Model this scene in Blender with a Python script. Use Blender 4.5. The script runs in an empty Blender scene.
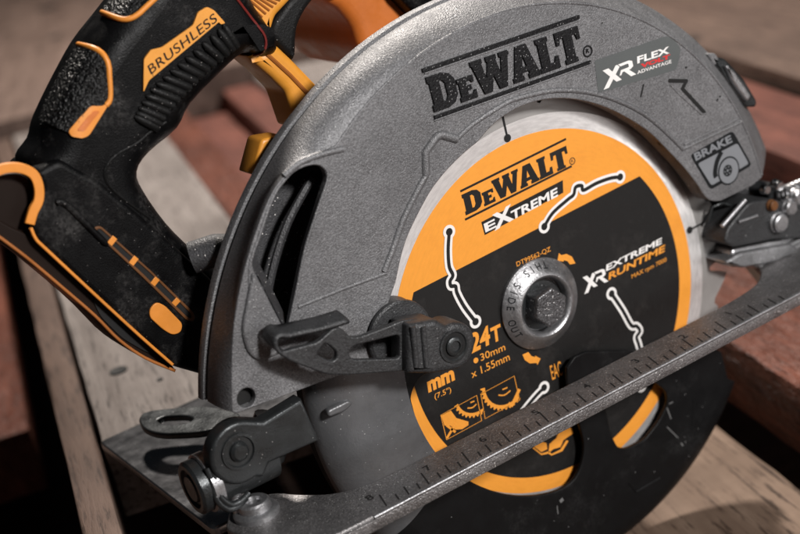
import bpy, bmesh, math, random
from mathutils import Vector, Matrix
random.seed(7)
S = 0.001                                   # all measures below are millimetres; the scene is in metres
scene = bpy.context.scene
COL = scene.collection

# ------------------------------------------------------------------ camera
# solved from the photograph: a 190 mm blade seen about 40 degrees off its axis, camera rolled
RC = ((0.8200971933499427, -0.5317848373284023, -0.21129477098806593),
      (-0.3573866420673023, -0.18762222325576383, -0.9149167663841109),
      (0.446895269085669, 0.8258346009501567, -0.343921256017216))
CP = (-315.45641591, -466.2313143, 239.77600097)
FPX = 1500.0
cam = bpy.data.cameras.new('camera')
cam_ob = bpy.data.objects.new('camera', cam); COL.objects.link(cam_ob)
rx, dn, fw = (Vector(r) for r in RC)
M = Matrix((rx, -dn, -fw)).transposed().to_4x4()
M.translation = Vector(CP) * S
cam_ob.matrix_world = M
cam.sensor_width = 36.0; cam.lens = FPX / 800 * 36.0
cam.clip_start = 0.02; cam.clip_end = 20.0
cam.dof.use_dof = True; cam.dof.focus_distance = 0.565; cam.dof.aperture_fstop = 8.5
scene.camera = cam_ob

# ------------------------------------------------------------------ light
world = bpy.data.worlds.new('World'); scene.world = world; world.use_nodes = True
wb = world.node_tree.nodes['Background']
wb.inputs[0].default_value = (0.75, 0.85, 1.0, 1); wb.inputs[1].default_value = 0.014

def area(name, loc, target, sx, sy, power, col):
    l = bpy.data.lights.new(name, 'AREA'); l.shape = 'RECTANGLE'; l.size = sx; l.size_y = sy
    l.energy = power; l.color = col
    o = bpy.data.objects.new(name, l); COL.objects.link(o)
    o.location = loc
    d = Vector(target) - Vector(loc)
    o.rotation_euler = d.to_track_quat('-Z', 'Y').to_euler()
    return o
area('softbox_key', (0.10, -1.05, 0.62), (0, 0, 0.02), 0.16, 0.16, 17.0, (1.0, 0.97, 0.95))
area('softbox_back', (0.42, 0.85, 1.25), (0.0, 0.1, 0.0), 0.16, 0.16, 36.0, (1.0, 0.92, 0.84))
area('softbox_front', (0.55, -0.95, -0.12), (0.02, 0, 0.02), 0.6, 0.5, 2.5, (1.0, 0.97, 0.95))

vs = scene.view_settings
vs.view_transform = 'Standard'; vs.look = 'None'; vs.exposure = 0.0; vs.gamma = 1.0
vs.use_curve_mapping = False
scene.render.engine = 'CYCLES'
scene.cycles.use_denoising = True
scene.cycles.max_bounces = 6

# ------------------------------------------------------------------ materials
def new_mat(name):
    m = bpy.data.materials.new(name); m.use_nodes = True
    return m, m.node_tree.nodes, m.node_tree.links, m.node_tree.nodes['Principled BSDF']

def nd(N, t, **kw):
    n = N.new(t)
    for k, v in kw.items(): setattr(n, k, v)
    return n

def noise(N, L, vec, scale, detail=3, rough=0.55):
    n = nd(N, 'ShaderNodeTexNoise'); n.inputs['Scale'].default_value = scale
    n.inputs['Detail'].default_value = detail; n.inputs['Roughness'].default_value = rough
    L.new(vec, n.inputs['Vector']); return n.outputs['Fac']

def ramp(N, L, fac, stops):
    r = nd(N, 'ShaderNodeValToRGB'); e = r.color_ramp.elements
    while len(e) < len(stops): e.new(0.5)
    for i, (p, c) in enumerate(stops):
        e[i].position = p; e[i].color = (c[0], c[1], c[2], 1) if hasattr(c, '__len__') else (c, c, c, 1)
    L.new(fac, r.inputs[0]); return r.outputs[0]

def mixc(N, L, fac, a, b):
    m = nd(N, 'ShaderNodeMix', data_type='RGBA')
    for s, v in ((m.inputs[0], fac), (m.inputs[6], a), (m.inputs[7], b)):
        if hasattr(v, 'is_linked'): L.new(v, s)
        elif hasattr(v, '__len__'): s.default_value = (v[0], v[1], v[2], 1)
        else: s.default_value = v
    return m.outputs[2]

def surface(name, col, rough=0.5, metal=0.0, grain=0.0, grain_scale=1500, speck=0.0, speck_col=(0.75, 0.72, 0.7),
            mottle=0.0, fine=0.0, wear=0.0, dust=0.0, dust_col=(0.35, 0.32, 0.3), rvar=0.12, spec=0.5, speck_scale=700, coat=0.0, gdist=0.0004):
    """general cast / moulded surface: mottled colour, fine grain relief, pale specks for dust and for painted-in sparkle"""
    m, N, L, b = new_mat(name)
    tc = nd(N, 'ShaderNodeTexCoord').outputs['Object']
    c = None
    base = (col[0], col[1], col[2])
    if mottle:
        f = noise(N, L, tc, 60, 5, 0.6)
        c = ramp(N, L, f, [(0.3, [x * (1 - mottle) for x in base]), (0.7, [min(1, x * (1 + mottle)) for x in base])])
    else: c = base
    if fine:
        f = noise(N, L, tc, grain_scale, 2, 0.7)
        g = ramp(N, L, f, [(0.32, 1 - fine), (0.68, 1 + fine)])
        mx = nd(N, 'ShaderNodeMix', data_type='RGBA', blend_type='MULTIPLY'); mx.inputs[0].default_value = 1.0
        if hasattr(c, 'is_linked'): L.new(c, mx.inputs[6])
        else: mx.inputs[6].default_value = (*c, 1)
        L.new(g, mx.inputs[7]); c = mx.outputs[2]
    if wear:
        f = noise(N, L, tc, 16, 6, 0.7)
        c = mixc(N, L, ramp(N, L, f, [(0.42, 0.0), (0.72, wear)]), c, [x * 0.55 for x in base])
        f = noise(N, L, tc, 260, 3, 0.8)
        c = mixc(N, L, ramp(N, L, f, [(0.70, 0.0), (0.76, 0.85)]), c, [x * 0.16 for x in base])
    if dust:
        f = noise(N, L, tc, 38, 6, 0.7)
        f2 = noise(N, L, tc, 900, 2, 0.6)
        mm = nd(N, 'ShaderNodeMath', operation='MULTIPLY')
        L.new(ramp(N, L, f, [(0.5, 0.0), (0.75, 1.0)]), mm.inputs[0]); L.new(ramp(N, L, f2, [(0.4, 0.15), (0.65, 1.0)]), mm.inputs[1])
        m2 = nd(N, 'ShaderNodeMath', operation='MULTIPLY'); L.new(mm.outputs[0], m2.inputs[0]); m2.inputs[1].default_value = dust
        c = mixc(N, L, m2.outputs[0], c, dust_col)
    if speck:
        v = nd(N, 'ShaderNodeTexVoronoi'); v.inputs['Scale'].default_value = speck_scale; L.new(tc, v.inputs['Vector'])
        # cell size varies: only a few cells carry a speck
        sep = nd(N, 'ShaderNodeSeparateColor'); L.new(v.outputs['Color'], sep.inputs[0])
        thr = nd(N, 'ShaderNodeMath', operation='GREATER_THAN'); L.new(sep.outputs[0], thr.inputs[0]); thr.inputs[1].default_value = 1 - speck
        sz = nd(N, 'ShaderNodeMath', operation='MULTIPLY'); L.new(sep.outputs[1], sz.inputs[0]); sz.inputs[1].default_value = 0.42
        lt = nd(N, 'ShaderNodeMath', operation='LESS_THAN'); L.new(v.outputs['Distance'], lt.inputs[0]); L.new(sz.outputs[0], lt.inputs[1])
        mu = nd(N, 'ShaderNodeMath', operation='MULTIPLY'); L.new(thr.outputs[0], mu.inputs[0]); L.new(lt.outputs[0], mu.inputs[1])
        c = mixc(N, L, mu.outputs[0], c, speck_col)
    if hasattr(c, 'is_linked'): L.new(c, b.inputs['Base Color'])
    else: b.inputs['Base Color'].default_value = (*c, 1)
    b.inputs['Metallic'].default_value = metal
    b.inputs['Specular IOR Level'].default_value = spec
    if coat: b.inputs['Coat Weight'].default_value = coat; b.inputs['Coat Roughness'].default_value = 0.25
    if rvar:
        f = noise(N, L, tc, 120, 4, 0.65)
        L.new(ramp(N, L, f, [(0.3, max(0.03, rough - rvar)), (0.7, min(1, rough + rvar))]), b.inputs['Roughness'])
    else: b.inputs['Roughness'].default_value = rough
    if grain:
        f = noise(N, L, tc, grain_scale, 2, 0.6)
        bp = nd(N, 'ShaderNodeBump'); bp.inputs['Strength'].default_value = grain; bp.inputs['Distance'].default_value = gdist
        L.new(f, bp.inputs['Height']); L.new(bp.outputs[0], b.inputs['Normal'])
    return m

def flat(name, col, rough=0.5, metal=0.0, spec=0.4):
    return surface(name, col, rough, metal, rvar=0.06, mottle=0.05, spec=spec)

MAT = {}
MAT['guard'] = surface('cast_grey_paint', (0.175, 0.175, 0.181), 0.46, 0.3, grain=0.75, grain_scale=1700, speck=0.16, speck_col=(0.42, 0.42, 0.42), mottle=0.14, fine=0.42, wear=0.7, speck_scale=1800)
MAT['guard_dark'] = surface('dark_cast_grey', (0.05, 0.05, 0.053), 0.5, 0.2, grain=0.7, grain_scale=1300, speck=0.05, mottle=0.1, fine=0.3, speck_scale=1500)  # darker copy of the guard grey; inner walls carry their shade in it
MAT['logo_black'] = surface('raised_black_paint', (0.008, 0.008, 0.009), 0.5, 0.0, spec=0.2, grain=1.0, grain_scale=1100, fine=0.4, speck=0.10, speck_col=(0.25, 0.25, 0.25), speck_scale=1500)
MAT['black_plastic'] = surface('black_moulded_plastic', (0.0032, 0.0032, 0.0035), 0.38, 0.0, spec=0.13, grain=0.4, grain_scale=1800, speck=0.012, speck_col=(0.22, 0.21, 0.20), dust=1.0, dust_col=(0.075, 0.072, 0.07), speck_scale=1900)
MAT['black_rubber'] = surface('black_rubber_grip', (0.007, 0.007, 0.007), 0.5, 0.0, spec=0.2, grain=0.5, grain_scale=1200, speck=0.05, speck_col=(0.25, 0.23, 0.22), speck_scale=1900)
MAT['rubber_pebble'] = surface('pebbled_black_rubber', (0.006, 0.006, 0.006), 0.36, 0.0, spec=0.35, grain=1.0, grain_scale=750, gdist=0.0016, speck=0.25, speck_col=(0.045, 0.045, 0.045), speck_scale=1000)
MAT['yellow'] = surface('yellow_moulded_plastic', (0.80, 0.33, 0.04), 0.42, 0.0, wear=0.45, grain=0.15, grain_scale=1500, mottle=0.06)
MAT['orange'] = surface('orange_moulded_plastic', (0.62, 0.17, 0.028), 0.45, 0.0, wear=0.5, grain=0.1, mottle=0.1)
MAT['trim'] = surface('orange_rubber_trim', (0.78, 0.28, 0.04), 0.45, 0.0, wear=0.55, mottle=0.08)
MAT['trim_dark'] = surface('brown_orange_trim', (0.36, 0.12, 0.025), 0.45, 0.0, mottle=0.1)
MAT['guard2'] = surface('black_painted_steel', (0.006, 0.006, 0.0064), 0.46, 0.0, spec=0.16, grain=0.10, grain_scale=700, speck=0.005, speck_col=(0.22, 0.22, 0.22), dust=0.5, dust_col=(0.06, 0.06, 0.06), speck_scale=1700)
MAT['guard_drum'] = surface('paler_grey_steel', (0.12, 0.122, 0.127), 0.36, 0.35, grain=0.25, grain_scale=900, speck=0.025, speck_col=(0.4, 0.4, 0.4), dust=0.7, dust_col=(0.17, 0.17, 0.17), mottle=0.15, speck_scale=1700)  # drum and tab, a paler grey than the rest of the lower guard
MAT['lever'] = surface('black_pressed_steel', (0.045, 0.046, 0.048), 0.42, 0.3, grain=0.7, grain_scale=1300, speck=0.02, speck_col=(0.3, 0.3, 0.3), mottle=0.15, fine=0.35, wear=0.5, speck_scale=1500)
MAT['shoe'] = surface('cast_aluminium_dark', (0.225, 0.217, 0.217), 0.38, 0.7, grain=0.8, grain_scale=1300, speck=0.16, speck_col=(0.8, 0.79, 0.78), mottle=0.2, fine=0.35, wear=0.35, speck_scale=1700)
MAT['shoe_plate'] = surface('polished_shoe_plate', (0.24, 0.24, 0.25), 0.24, 0.95, mottle=0.06, rvar=0.05)
MAT['steel'] = surface('zinc_steel', (0.36, 0.36, 0.37), 0.40, 0.85, grain=0.35, grain_scale=900, mottle=0.15, fine=0.15, speck=0.05, speck_col=(0.8, 0.8, 0.8), speck_scale=1300)
MAT['steel_dark'] = surface('oiled_dark_steel', (0.05, 0.054, 0.056), 0.36, 0.6, grain=0.35, grain_scale=900, mottle=0.3, wear=0.6, speck=0.02, speck_col=(0.35, 0.35, 0.35), speck_scale=1600)
MAT['steel_rough'] = surface('sparkling_rough_steel', (0.13, 0.13, 0.135), 0.35, 0.7, grain=1.0, grain_scale=900, speck=0.22, speck_col=(0.85, 0.85, 0.86), mottle=0.2, fine=0.4, speck_scale=1050)
MAT['chrome'] = surface('bright_plated_steel', (0.75, 0.75, 0.75), 0.2, 1.0, rvar=0.05)
MAT['engraved'] = flat('dark_engraving', (0.022, 0.021, 0.021), 0.7, spec=0.15)  # dark grey for the scale ticks and numbers
MAT['dark_hole'] = flat('dark_recess', (0.006, 0.006, 0.006), 0.7)
MAT['ink_black'] = surface('black_blade_print', (0.0105, 0.010, 0.0098), 0.5, 0.0, spec=0.28, grain=0.06, grain_scale=600, mottle=0.06, speck=0.004, speck_col=(0.12, 0.10, 0.09), speck_scale=1300)
MAT['ink_orange'] = surface('orange_blade_print', (0.86, 0.34, 0.045), 0.45, 0.0, mottle=0.03)
MAT['ink_white'] = flat('white_print', (0.82, 0.80, 0.78), 0.5)
MAT['ink_red'] = flat('red_print', (0.62, 0.03, 0.03), 0.5)
MAT['ink_grey'] = flat('pale_grey_print', (0.19, 0.20, 0.215), 0.5)
MAT['seam_red'] = flat('dark_red_seam', (0.16, 0.015, 0.012), 0.5)
MAT['vent_brown'] = flat('brown_vent_rim', (0.13, 0.05, 0.014), 0.5)
MAT['mouth'] = flat('dark_brown_inside', (0.011, 0.0055, 0.0035), 0.55, spec=0.15)
MAT['ink_darkgrey'] = flat('dark_grey_print', (0.010, 0.011, 0.012), 0.6, spec=0.15)
MAT['sticker'] = flat('slate_grey_sticker', (0.088, 0.096, 0.096), 0.5)

def blade_metal(name, col, rough, streak, metal=0.45):
    m, N, L, b = new_mat(name)
    tc = nd(N, 'ShaderNodeTexCoord').outputs['Object']
    # grinding lines run round the blade: noise read in polar coordinates about the arbor
    sep = nd(N, 'ShaderNodeSeparateXYZ'); L.new(tc, sep.inputs[0])
    at = nd(N, 'ShaderNodeMath', operation='ARCTAN2'); L.new(sep.outputs[2], at.inputs[0]); L.new(sep.outputs[0], at.inputs[1])
    ln = nd(N, 'ShaderNodeVectorMath', operation='LENGTH'); L.new(tc, ln.inputs[0])
    r_ = nd(N, 'ShaderNodeMath', operation='MULTIPLY'); L.new(ln.outputs['Value'], r_.inputs[0]); r_.inputs[1].default_value = 900
    a_ = nd(N, 'ShaderNodeMath', operation='MULTIPLY'); L.new(at.outputs[0], a_.inputs[0]); a_.inputs[1].default_value = 14
    cb = nd(N, 'ShaderNodeCombineXYZ'); L.new(r_.outputs[0], cb.inputs[0]); L.new(a_.outputs[0], cb.inputs[1])
    f = noise(N, L, cb.outputs[0], 1.0, 5, 0.6)
    L.new(ramp(N, L, f, [(0.3, [c * (1 - streak) for c in col]), (0.7, col)]), b.inputs['Base Color'])
    L.new(ramp(N, L, f, [(0.3, rough - 0.08), (0.7, rough + 0.08)]), b.inputs['Roughness'])
    b.inputs['Metallic'].default_value = metal
    if metal > .6:
        tg = nd(N, 'ShaderNodeTangent', direction_type='RADIAL', axis='Y'); L.new(tg.outputs[0], b.inputs['Tangent'])
        b.inputs['Anisotropic'].default_value = 0.75
    bp = nd(N, 'ShaderNodeBump'); bp.inputs['Strength'].default_value = 0.12; bp.inputs['Distance'].default_value = 0.0002
    L.new(f, bp.inputs['Height']); L.new(bp.outputs[0], b.inputs['Normal'])
    return m
MAT['blade'] = blade_metal('dull_blade_steel', (0.36, 0.35, 0.34), 0.5, 0.12)
MAT['blade_bright'] = blade_metal('ground_blade_steel', (0.97, 0.95, 0.94), 0.40, 0.28, metal=0.65)

def ink_on_steel(name, col, rough, lift, amount):
    """printed ink that has turned against timber: faint arcs of scuffing round the arbor, tiny stains"""
    m = blade_metal(name, col, rough, 0.08); N, L = m.node_tree.nodes, m.node_tree.links; b = N['Principled BSDF']
    b.inputs['Metallic'].default_value = 0.0; b.inputs['Specular IOR Level'].default_value = 0.3
    base = b.inputs['Base Color'].links[0].from_socket
    tc = nd(N, 'ShaderNodeTexCoord').outputs['Object']
    f = noise(N, L, tc, 45, 6, 0.75)
    st = nd(N, 'ShaderNodeMath', operation='MULTIPLY'); L.new(ramp(N, L, f, [(0.52, 0.0), (0.80, 1.0)]), st.inputs[0]); st.inputs[1].default_value = amount
    c = mixc(N, L, st.outputs[0], base, lift)
    cbn = [n for n in N if n.type == 'COMBXYZ'][0]
    f2 = noise(N, L, cbn.outputs[0], 2.6, 2, 0.5)
    sc = nd(N, 'ShaderNodeMath', operation='MULTIPLY'); L.new(ramp(N, L, f2, [(0.66, 0.0), (0.74, 1.0)]), sc.inputs[0]); sc.inputs[1].default_value = amount * .9
    L.new(mixc(N, L, sc.outputs[0], c, lift), b.inputs['Base Color'])
    return m
MAT['ink_black'] = ink_on_steel('scuffed_black_print', (0.0105, 0.010, 0.0098), 0.5, (0.055, 0.05, 0.047), 0.5)
MAT['ink_orange'] = ink_on_steel('scuffed_orange_print', (0.86, 0.34, 0.045), 0.45, (0.62, 0.21, 0.03), 0.4)

def wood(name, dark, light, gscale=1.0, knots=True, lumpy=0.0, flecks=0.75):
    m, N, L, b = new_mat(name)
    tc = nd(N, 'ShaderNodeTexCoord').outputs['Object']
    mp = nd(N, 'ShaderNodeMapping'); mp.inputs['Scale'].default_value = (5 * gscale, 70 * gscale, 70 * gscale); L.new(tc, mp.inputs[0])
    f = noise(N, L, mp.outputs[0], 1.0, 8, 0.65)
    mp2 = nd(N, 'ShaderNodeMapping'); mp2.inputs['Scale'].default_value = (40 * gscale, 420 * gscale, 420 * gscale); L.new(tc, mp2.inputs[0])
    f2 = noise(N, L, mp2.outputs[0], 1.0, 4, 0.7)
    f3 = noise(N, L, tc, 14, 4, 0.6)
    c = ramp(N, L, f, [(0.25, dark), (0.75, light)])
    c = mixc(N, L, ramp(N, L, f2, [(0.36, flecks), (0.46, 0.0)]), c, [x * 0.35 for x in dark])
    c = mixc(N, L, ramp(N, L, f3, [(0.45, 0.0), (0.75, 0.6)]), c, [x * 0.6 for x in dark])
    if knots:
        v = nd(N, 'ShaderNodeTexVoronoi'); v.inputs['Scale'].default_value = 11; L.new(tc, v.inputs['Vector'])
        c = mixc(N, L, ramp(N, L, v.outputs['Distance'], [(0.06, 0.9), (0.13, 0.0)]), c, [x * 0.12 for x in dark])
    L.new(c, b.inputs['Base Color'])
    b.inputs['Roughness'].default_value = 0.75
    b.inputs['Specular IOR Level'].default_value = 0.3
    bp = nd(N, 'ShaderNodeBump'); bp.inputs['Strength'].default_value = 0.6; bp.inputs['Distance'].default_value = 0.0012
    L.new(f2, bp.inputs['Height']); L.new(bp.outputs[0], b.inputs['Normal'])
    if lumpy:
        mp3 = nd(N, 'ShaderNodeMapping'); mp3.inputs['Scale'].default_value = (28, 75, 75); L.new(tc, mp3.inputs[0])
        b2 = nd(N, 'ShaderNodeBump'); b2.inputs['Strength'].default_value = 1.0; b2.inputs['Distance'].default_value = lumpy
        L.new(noise(N, L, mp3.outputs[0], 1.0, 5, 0.6), b2.inputs['Height']); L.new(b2.outputs[0], bp.inputs['Normal'])
        b.inputs['Roughness'].default_value = 0.5
    return m
MAT['wood_pale'] = wood('weathered_pale_wood', (0.12, 0.098, 0.088), (0.33, 0.295, 0.275))
MAT['wood_red'] = wood('stained_red_wood', (0.085, 0.028, 0.020), (0.21, 0.075, 0.052), knots=False)
MAT['wood_brown'] = wood('brown_wood', (0.07, 0.043, 0.033), (0.16, 0.105, 0.08))
MAT['wood_terracotta'] = wood('terracotta_wood', (0.06, 0.017, 0.010), (0.235, 0.083, 0.052), knots=False, lumpy=0.012)
MAT['wood_fresh'] = wood('sawn_tan_wood', (0.10, 0.06, 0.04), (0.29, 0.205, 0.15), knots=False, gscale=.7, flecks=.95)
MAT['wood_far'] = wood('pinkish_knotty_wood', (0.085, 0.054, 0.042), (0.235, 0.165, 0.135))
MAT['floor'] = wood('dark_floor', (0.04, 0.022, 0.017), (0.09, 0.05, 0.038), knots=False)

# ------------------------------------------------------------------ geometry helpers
def U(px, py, y=None, z=None, x=None):
    """the point of the saw (mm) that the photograph shows at px,py on the plane y=, z= or x="""
    v = ((px - 400) / FPX, (py - 267) / FPX, 1.0)
    d = [sum(v[i] * RC[i][k] for i in range(3)) for k in range(3)]
    ax, val = (1, y) if y is not None else ((2, z) if z is not None else (0, x))
    s = (val - CP[ax]) / d[ax]
    return Vector((CP[0] + d[0] * s, CP[1] + d[1] * s, CP[2] + d[2] * s))

def UX(pts, y): return [(p.x, p.z) for p in (U(a, b, y=y) for a, b in pts)]

def crom(pts, n=6, closed=True):
    """Catmull-Rom through the points"""
    out = []; k = len(pts)
    rng = range(k) if closed else range(k - 1)
    for i in rng:
        g = lambda j: pts[j % k] if closed else pts[max(0, min(k - 1, j))]
        p0, p1, p2, p3 = g(i - 1), g(i), g(i + 1), g(i + 2)
        for s in range(n):
            t = s / n
            out.append(tuple(0.5 * ((2 * b) + (c - a) * t + (2 * a - 5 * b + 4 * c - d) * t * t + (3 * b - a - 3 * c + d) * t ** 3)
                             for a, b, c, d in zip(p0, p1, p2, p3)))
    if not closed: out.append(tuple(pts[-1]))
    return out

def rounded(pts, r, n=5):
    """polygon with rounded corners (r in the points' own units; may be a list)"""
    out = []; k = len(pts)
    for i in range(k):
        p = Vector(pts[i]); a = Vector(pts[i - 1]); b = Vector(pts[(i + 1) % k])
        rr = r[i] if hasattr(r, '__len__') else r
        da, db = a - p, b - p
        l = min(rr, da.length * 0.48, db.length * 0.48)
        if l < 1e-6: out.append(tuple(p)); continue
        q0 = p + da.normalized() * l; q2 = p + db.normalized() * l
        for s in range(n + 1):
            t = s / n
            out.append(tuple(q0 * (1 - t) ** 2 + p * 2 * t * (1 - t) + q2 * t * t))
    return out

def link(name, me, mat, parent, smooth=35):
    if mat is not None:
        me.materials.clear(); me.materials.append(MAT[mat] if isinstance(mat, str) else mat)
    for p in me.polygons: p.use_smooth = bool(smooth)
    if smooth: me.set_sharp_from_angle(angle=math.radians(smooth))
    o = bpy.data.objects.new(name, me); COL.objects.link(o)
    if parent is not None: o.parent = parent
    return o

def empty(name, label=None, cat=None):
    o = bpy.data.objects.new(name, None); COL.objects.link(o); o.empty_display_size = 0.02
    if label: o['label'] = label; o['category'] = cat
    return o

def curve_mesh(loops, half, bevel, res):
    cu = bpy.data.curves.new('tmp', 'CURVE'); cu.dimensions = '2D'; cu.fill_mode = 'BOTH'
    for lp in loops:
        sp = cu.splines.new('POLY'); sp.points.add(len(lp) - 1)
        for q, (a, b) in zip(sp.points, lp): q.co = (a * S, b * S, 0, 1)
        sp.use_cyclic_u = True
    cu.extrude = max(0, half - bevel) * S; cu.bevel_depth = bevel * S; cu.bevel_resolution = res; cu.offset = -bevel * S
    o = bpy.data.objects.new('tmp', cu); COL.objects.link(o)
    bpy.context.view_layer.update()
    me = bpy.data.meshes.new_from_object(o.evaluated_get(bpy.context.evaluated_depsgraph_get()))
    bpy.data.objects.remove(o); bpy.data.curves.remove(cu)
    return me

def plate(name, loops, yf, yb, mat, parent, bevel=0.3, res=2, smooth=35):
    """outline (and holes) in the saw's XZ plane, from y=yf (towards the viewer) back to y=yb"""
    me = curve_mesh(loops, (yb - yf) / 2, bevel, res)
    ym = (yf + yb) / 2 * S
    me.transform(Matrix(((1, 0, 0, 0), (0, 0, -1, ym), (0, 1, 0, 0), (0, 0, 0, 1))))
    return link(name, me, mat, parent, smooth)

def slab(name, loops, z0, z1, mat, parent, bevel=0.3, res=2, smooth=35):
    """outline in XY, from z0 up to z1"""
    me = curve_mesh(loops, (z1 - z0) / 2, bevel, res)
    me.transform(Matrix.Translation((0, 0, (z0 + z1) / 2 * S)))
    return link(name, me, mat, parent, smooth)

def loft(name, rings, mat, parent, closed=False, smooth=40, flip=False):
    n = len(rings[0]); vs_ = [tuple(c * S for c in p) for r in rings for p in r]; fs = []
    for i in range(len(rings) - 1):
        for j in range(n if closed else n - 1):
            a, b = i * n + j, i * n + (j + 1) % n
            f = (a, b, b + n, a + n); fs.append(f[::-1] if flip else f)
    me = bpy.data.meshes.new(name); me.from_pydata(vs_, [], fs); me.update()
    return link(name, me, mat, parent, smooth)

def frame_axes(d):
    d = d.normalized(); u = d.cross(Vector((0, 0, 1)))
    if u.length < 1e-4: u = d.cross(Vector((0, 1, 0)))
    u.normalize(); return u, d.cross(u)

def tube(name, pts, r, mat, parent, n=8, closed=False, caps=True, squash=1.0):
    P = [Vector(p) for p in pts]; k = len(P); rings = []
    u = None
    for i in range(k):
        a = P[i - 1] if (i or closed) else P[i]; b = P[(i + 1) % k] if (i < k - 1 or closed) else P[i]
        t = (b - a).normalized()
        if u is None: u, v = frame_axes(t)
        else:
            u = (u - t * u.dot(t)).normalized(); v = t.cross(u)
        rr = r[i] if hasattr(r, '__len__') else r
        rings.append([P[i] + (u * math.cos(2 * math.pi * j / n) + v * math.sin(2 * math.pi * j / n) * squash) * rr for j in range(n)])
    if closed: rings.append(rings[0])
    elif caps:
        rings.insert(0, [P[0]] * n); rings.append([P[-1]] * n)
    o = loft(name, rings, mat, parent, closed=True, smooth=50)
    bm = bmesh.new(); bm.from_mesh(o.data); bmesh.ops.remove_doubles(bm, verts=bm.verts, dist=1e-7)
    bmesh.ops.recalc_face_normals(bm, faces=bm.faces); bm.to_mesh(o.data); bm.free()
    return o

def lathe(name, prof, c, axis, mat, parent, n=48, smooth=35):
    """profile of (radius, height along axis) round the point c"""
    ax = Vector(axis).normalized(); u, v = frame_axes(ax); c = Vector(c)
    rings = [[c + ax * h + (u * math.cos(2 * math.pi * j / n) + v * math.sin(2 * math.pi * j / n)) * r for j in range(n)] for r, h in prof]
    o = loft(name, rings, mat, parent, closed=True, smooth=smooth)
    bm = bmesh.new(); bm.from_mesh(o.data); bmesh.ops.remove_doubles(bm, verts=bm.verts, dist=1e-7)
    bmesh.ops.recalc_face_normals(bm, faces=bm.faces); bm.to_mesh(o.data); bm.free()
    o.data.set_sharp_from_angle(angle=math.radians(smooth))
    return o

def box(name, c, size, mat, parent, bevel=0.5, rot=None):
    bm = bmesh.new(); bmesh.ops.create_cube(bm, size=1)
    bmesh.ops.scale(bm, vec=[s * S for s in size], verts=bm.verts)
    if bevel: bmesh.ops.bevel(bm, geom=bm.edges[:], offset=bevel * S, segments=2, profile=0.6, affect='EDGES')
    me = bpy.data.meshes.new(name); bm.to_mesh(me); bm.free()
    if rot is not None: me.transform(rot.to_4x4())
    me.transform(Matrix.Translation(Vector(c) * S))
    return link(name, me, mat, parent, 35)

def band(poly, w):
    """closed outline of width w along an open polyline of 2D points"""
    L_, R_ = [], []
    for i in range(len(poly)):
        a = Vector(poly[max(0, i - 1)]); b = Vector(poly[min(len(poly) - 1, i + 1)])
        t = (b - a).normalized(); nn = Vector((-t.y, t.x)); p = Vector(poly[i])
        L_.append(tuple(p + nn * w / 2)); R_.append(tuple(p - nn * w / 2))
    return L_ + R_[::-1]

def stroke_loops(poly, w, ends=None, cell=.22):
    """clean outline(s) of a stroke of width w along a winding polyline with round ends: marching squares on its distance"""
    import numpy as np
    P = np.array(poly); m = w + 3
    x0, z0 = P.min(0) - m; x1, z1 = P.max(0) + m
    nx, nz = int((x1 - x0) / cell) + 2, int((z1 - z0) / cell) + 2
    gx, gz = np.meshgrid(x0 + cell * np.arange(nx), z0 + cell * np.arange(nz), indexing='ij')
    F = np.full(gx.shape, 1e9)
    for (ax, az), (bx, bz) in zip(poly[:-1], poly[1:]):
        dx, dz = bx - ax, bz - az; l2 = dx * dx + dz * dz + 1e-12
        t = np.clip(((gx - ax) * dx + (gz - az) * dz) / l2, 0, 1)
        F = np.minimum(F, np.hypot(gx - ax - t * dx, gz - az - t * dz) - w / 2)
    for (c, r) in ends or []: F = np.minimum(F, np.hypot(gx - c[0], gz - c[1]) - r)
    F[F == 0] = 1e-6
    nxt = {}; pos = {}
    def cross(i, j, k, l):
        key = (i, j, k, l) if (i, j) < (k, l) else (k, l, i, j)
        if key not in pos:
            a, b = F[i, j], F[k, l]; t = a / (a - b)
            pos[key] = (x0 + cell * (i + (k - i) * t), z0 + cell * (j + (l - j) * t))
        return key
    for i in range(nx - 1):
        for j in range(nz - 1):
            c = ((i, j), (i + 1, j), (i + 1, j + 1), (i, j + 1)); s_ = [F[q] < 0 for q in c]
            if all(s_) or not any(s_): continue
            ins = [cross(*c[k], *c[(k + 1) % 4]) for k in range(4) if s_[k] and not s_[(k + 1) % 4]]
            out = [cross(*c[k], *c[(k + 1) % 4]) for k in range(4) if not s_[k] and s_[(k + 1) % 4]]
            if len(ins) == 1: nxt[ins[0]] = out[0]
            else:
                ks = [k for k in range(4) if s_[k] and not s_[(k + 1) % 4]]
                for k in ks: nxt[cross(*c[k], *c[(k + 1) % 4])] = cross(*c[k], *c[(k - 1) % 4])
    loops = []
    while nxt:
        k0 = next(iter(nxt)); k = k0; lp = []
        while k in nxt: lp.append(pos[k]); k = nxt.pop(k)
        if len(lp) > 6: loops.append(lp)
    return loops

def disc(c, r, n=32, r2=None, ang=0):
    return [(c[0] + r * math.cos(2 * math.pi * i / n), c[1] + (r2 or r) * math.sin(2 * math.pi * i / n)) for i in range(n)]

# lettering -----------------------------------------------------------
def affine(bl, br, tl, y):
    a, b, c = (Vector(UX([p], y)[0]) for p in (bl, br, tl))
    return lambda u, v: tuple(a + (b - a) * u + (c - a) * v)

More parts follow.
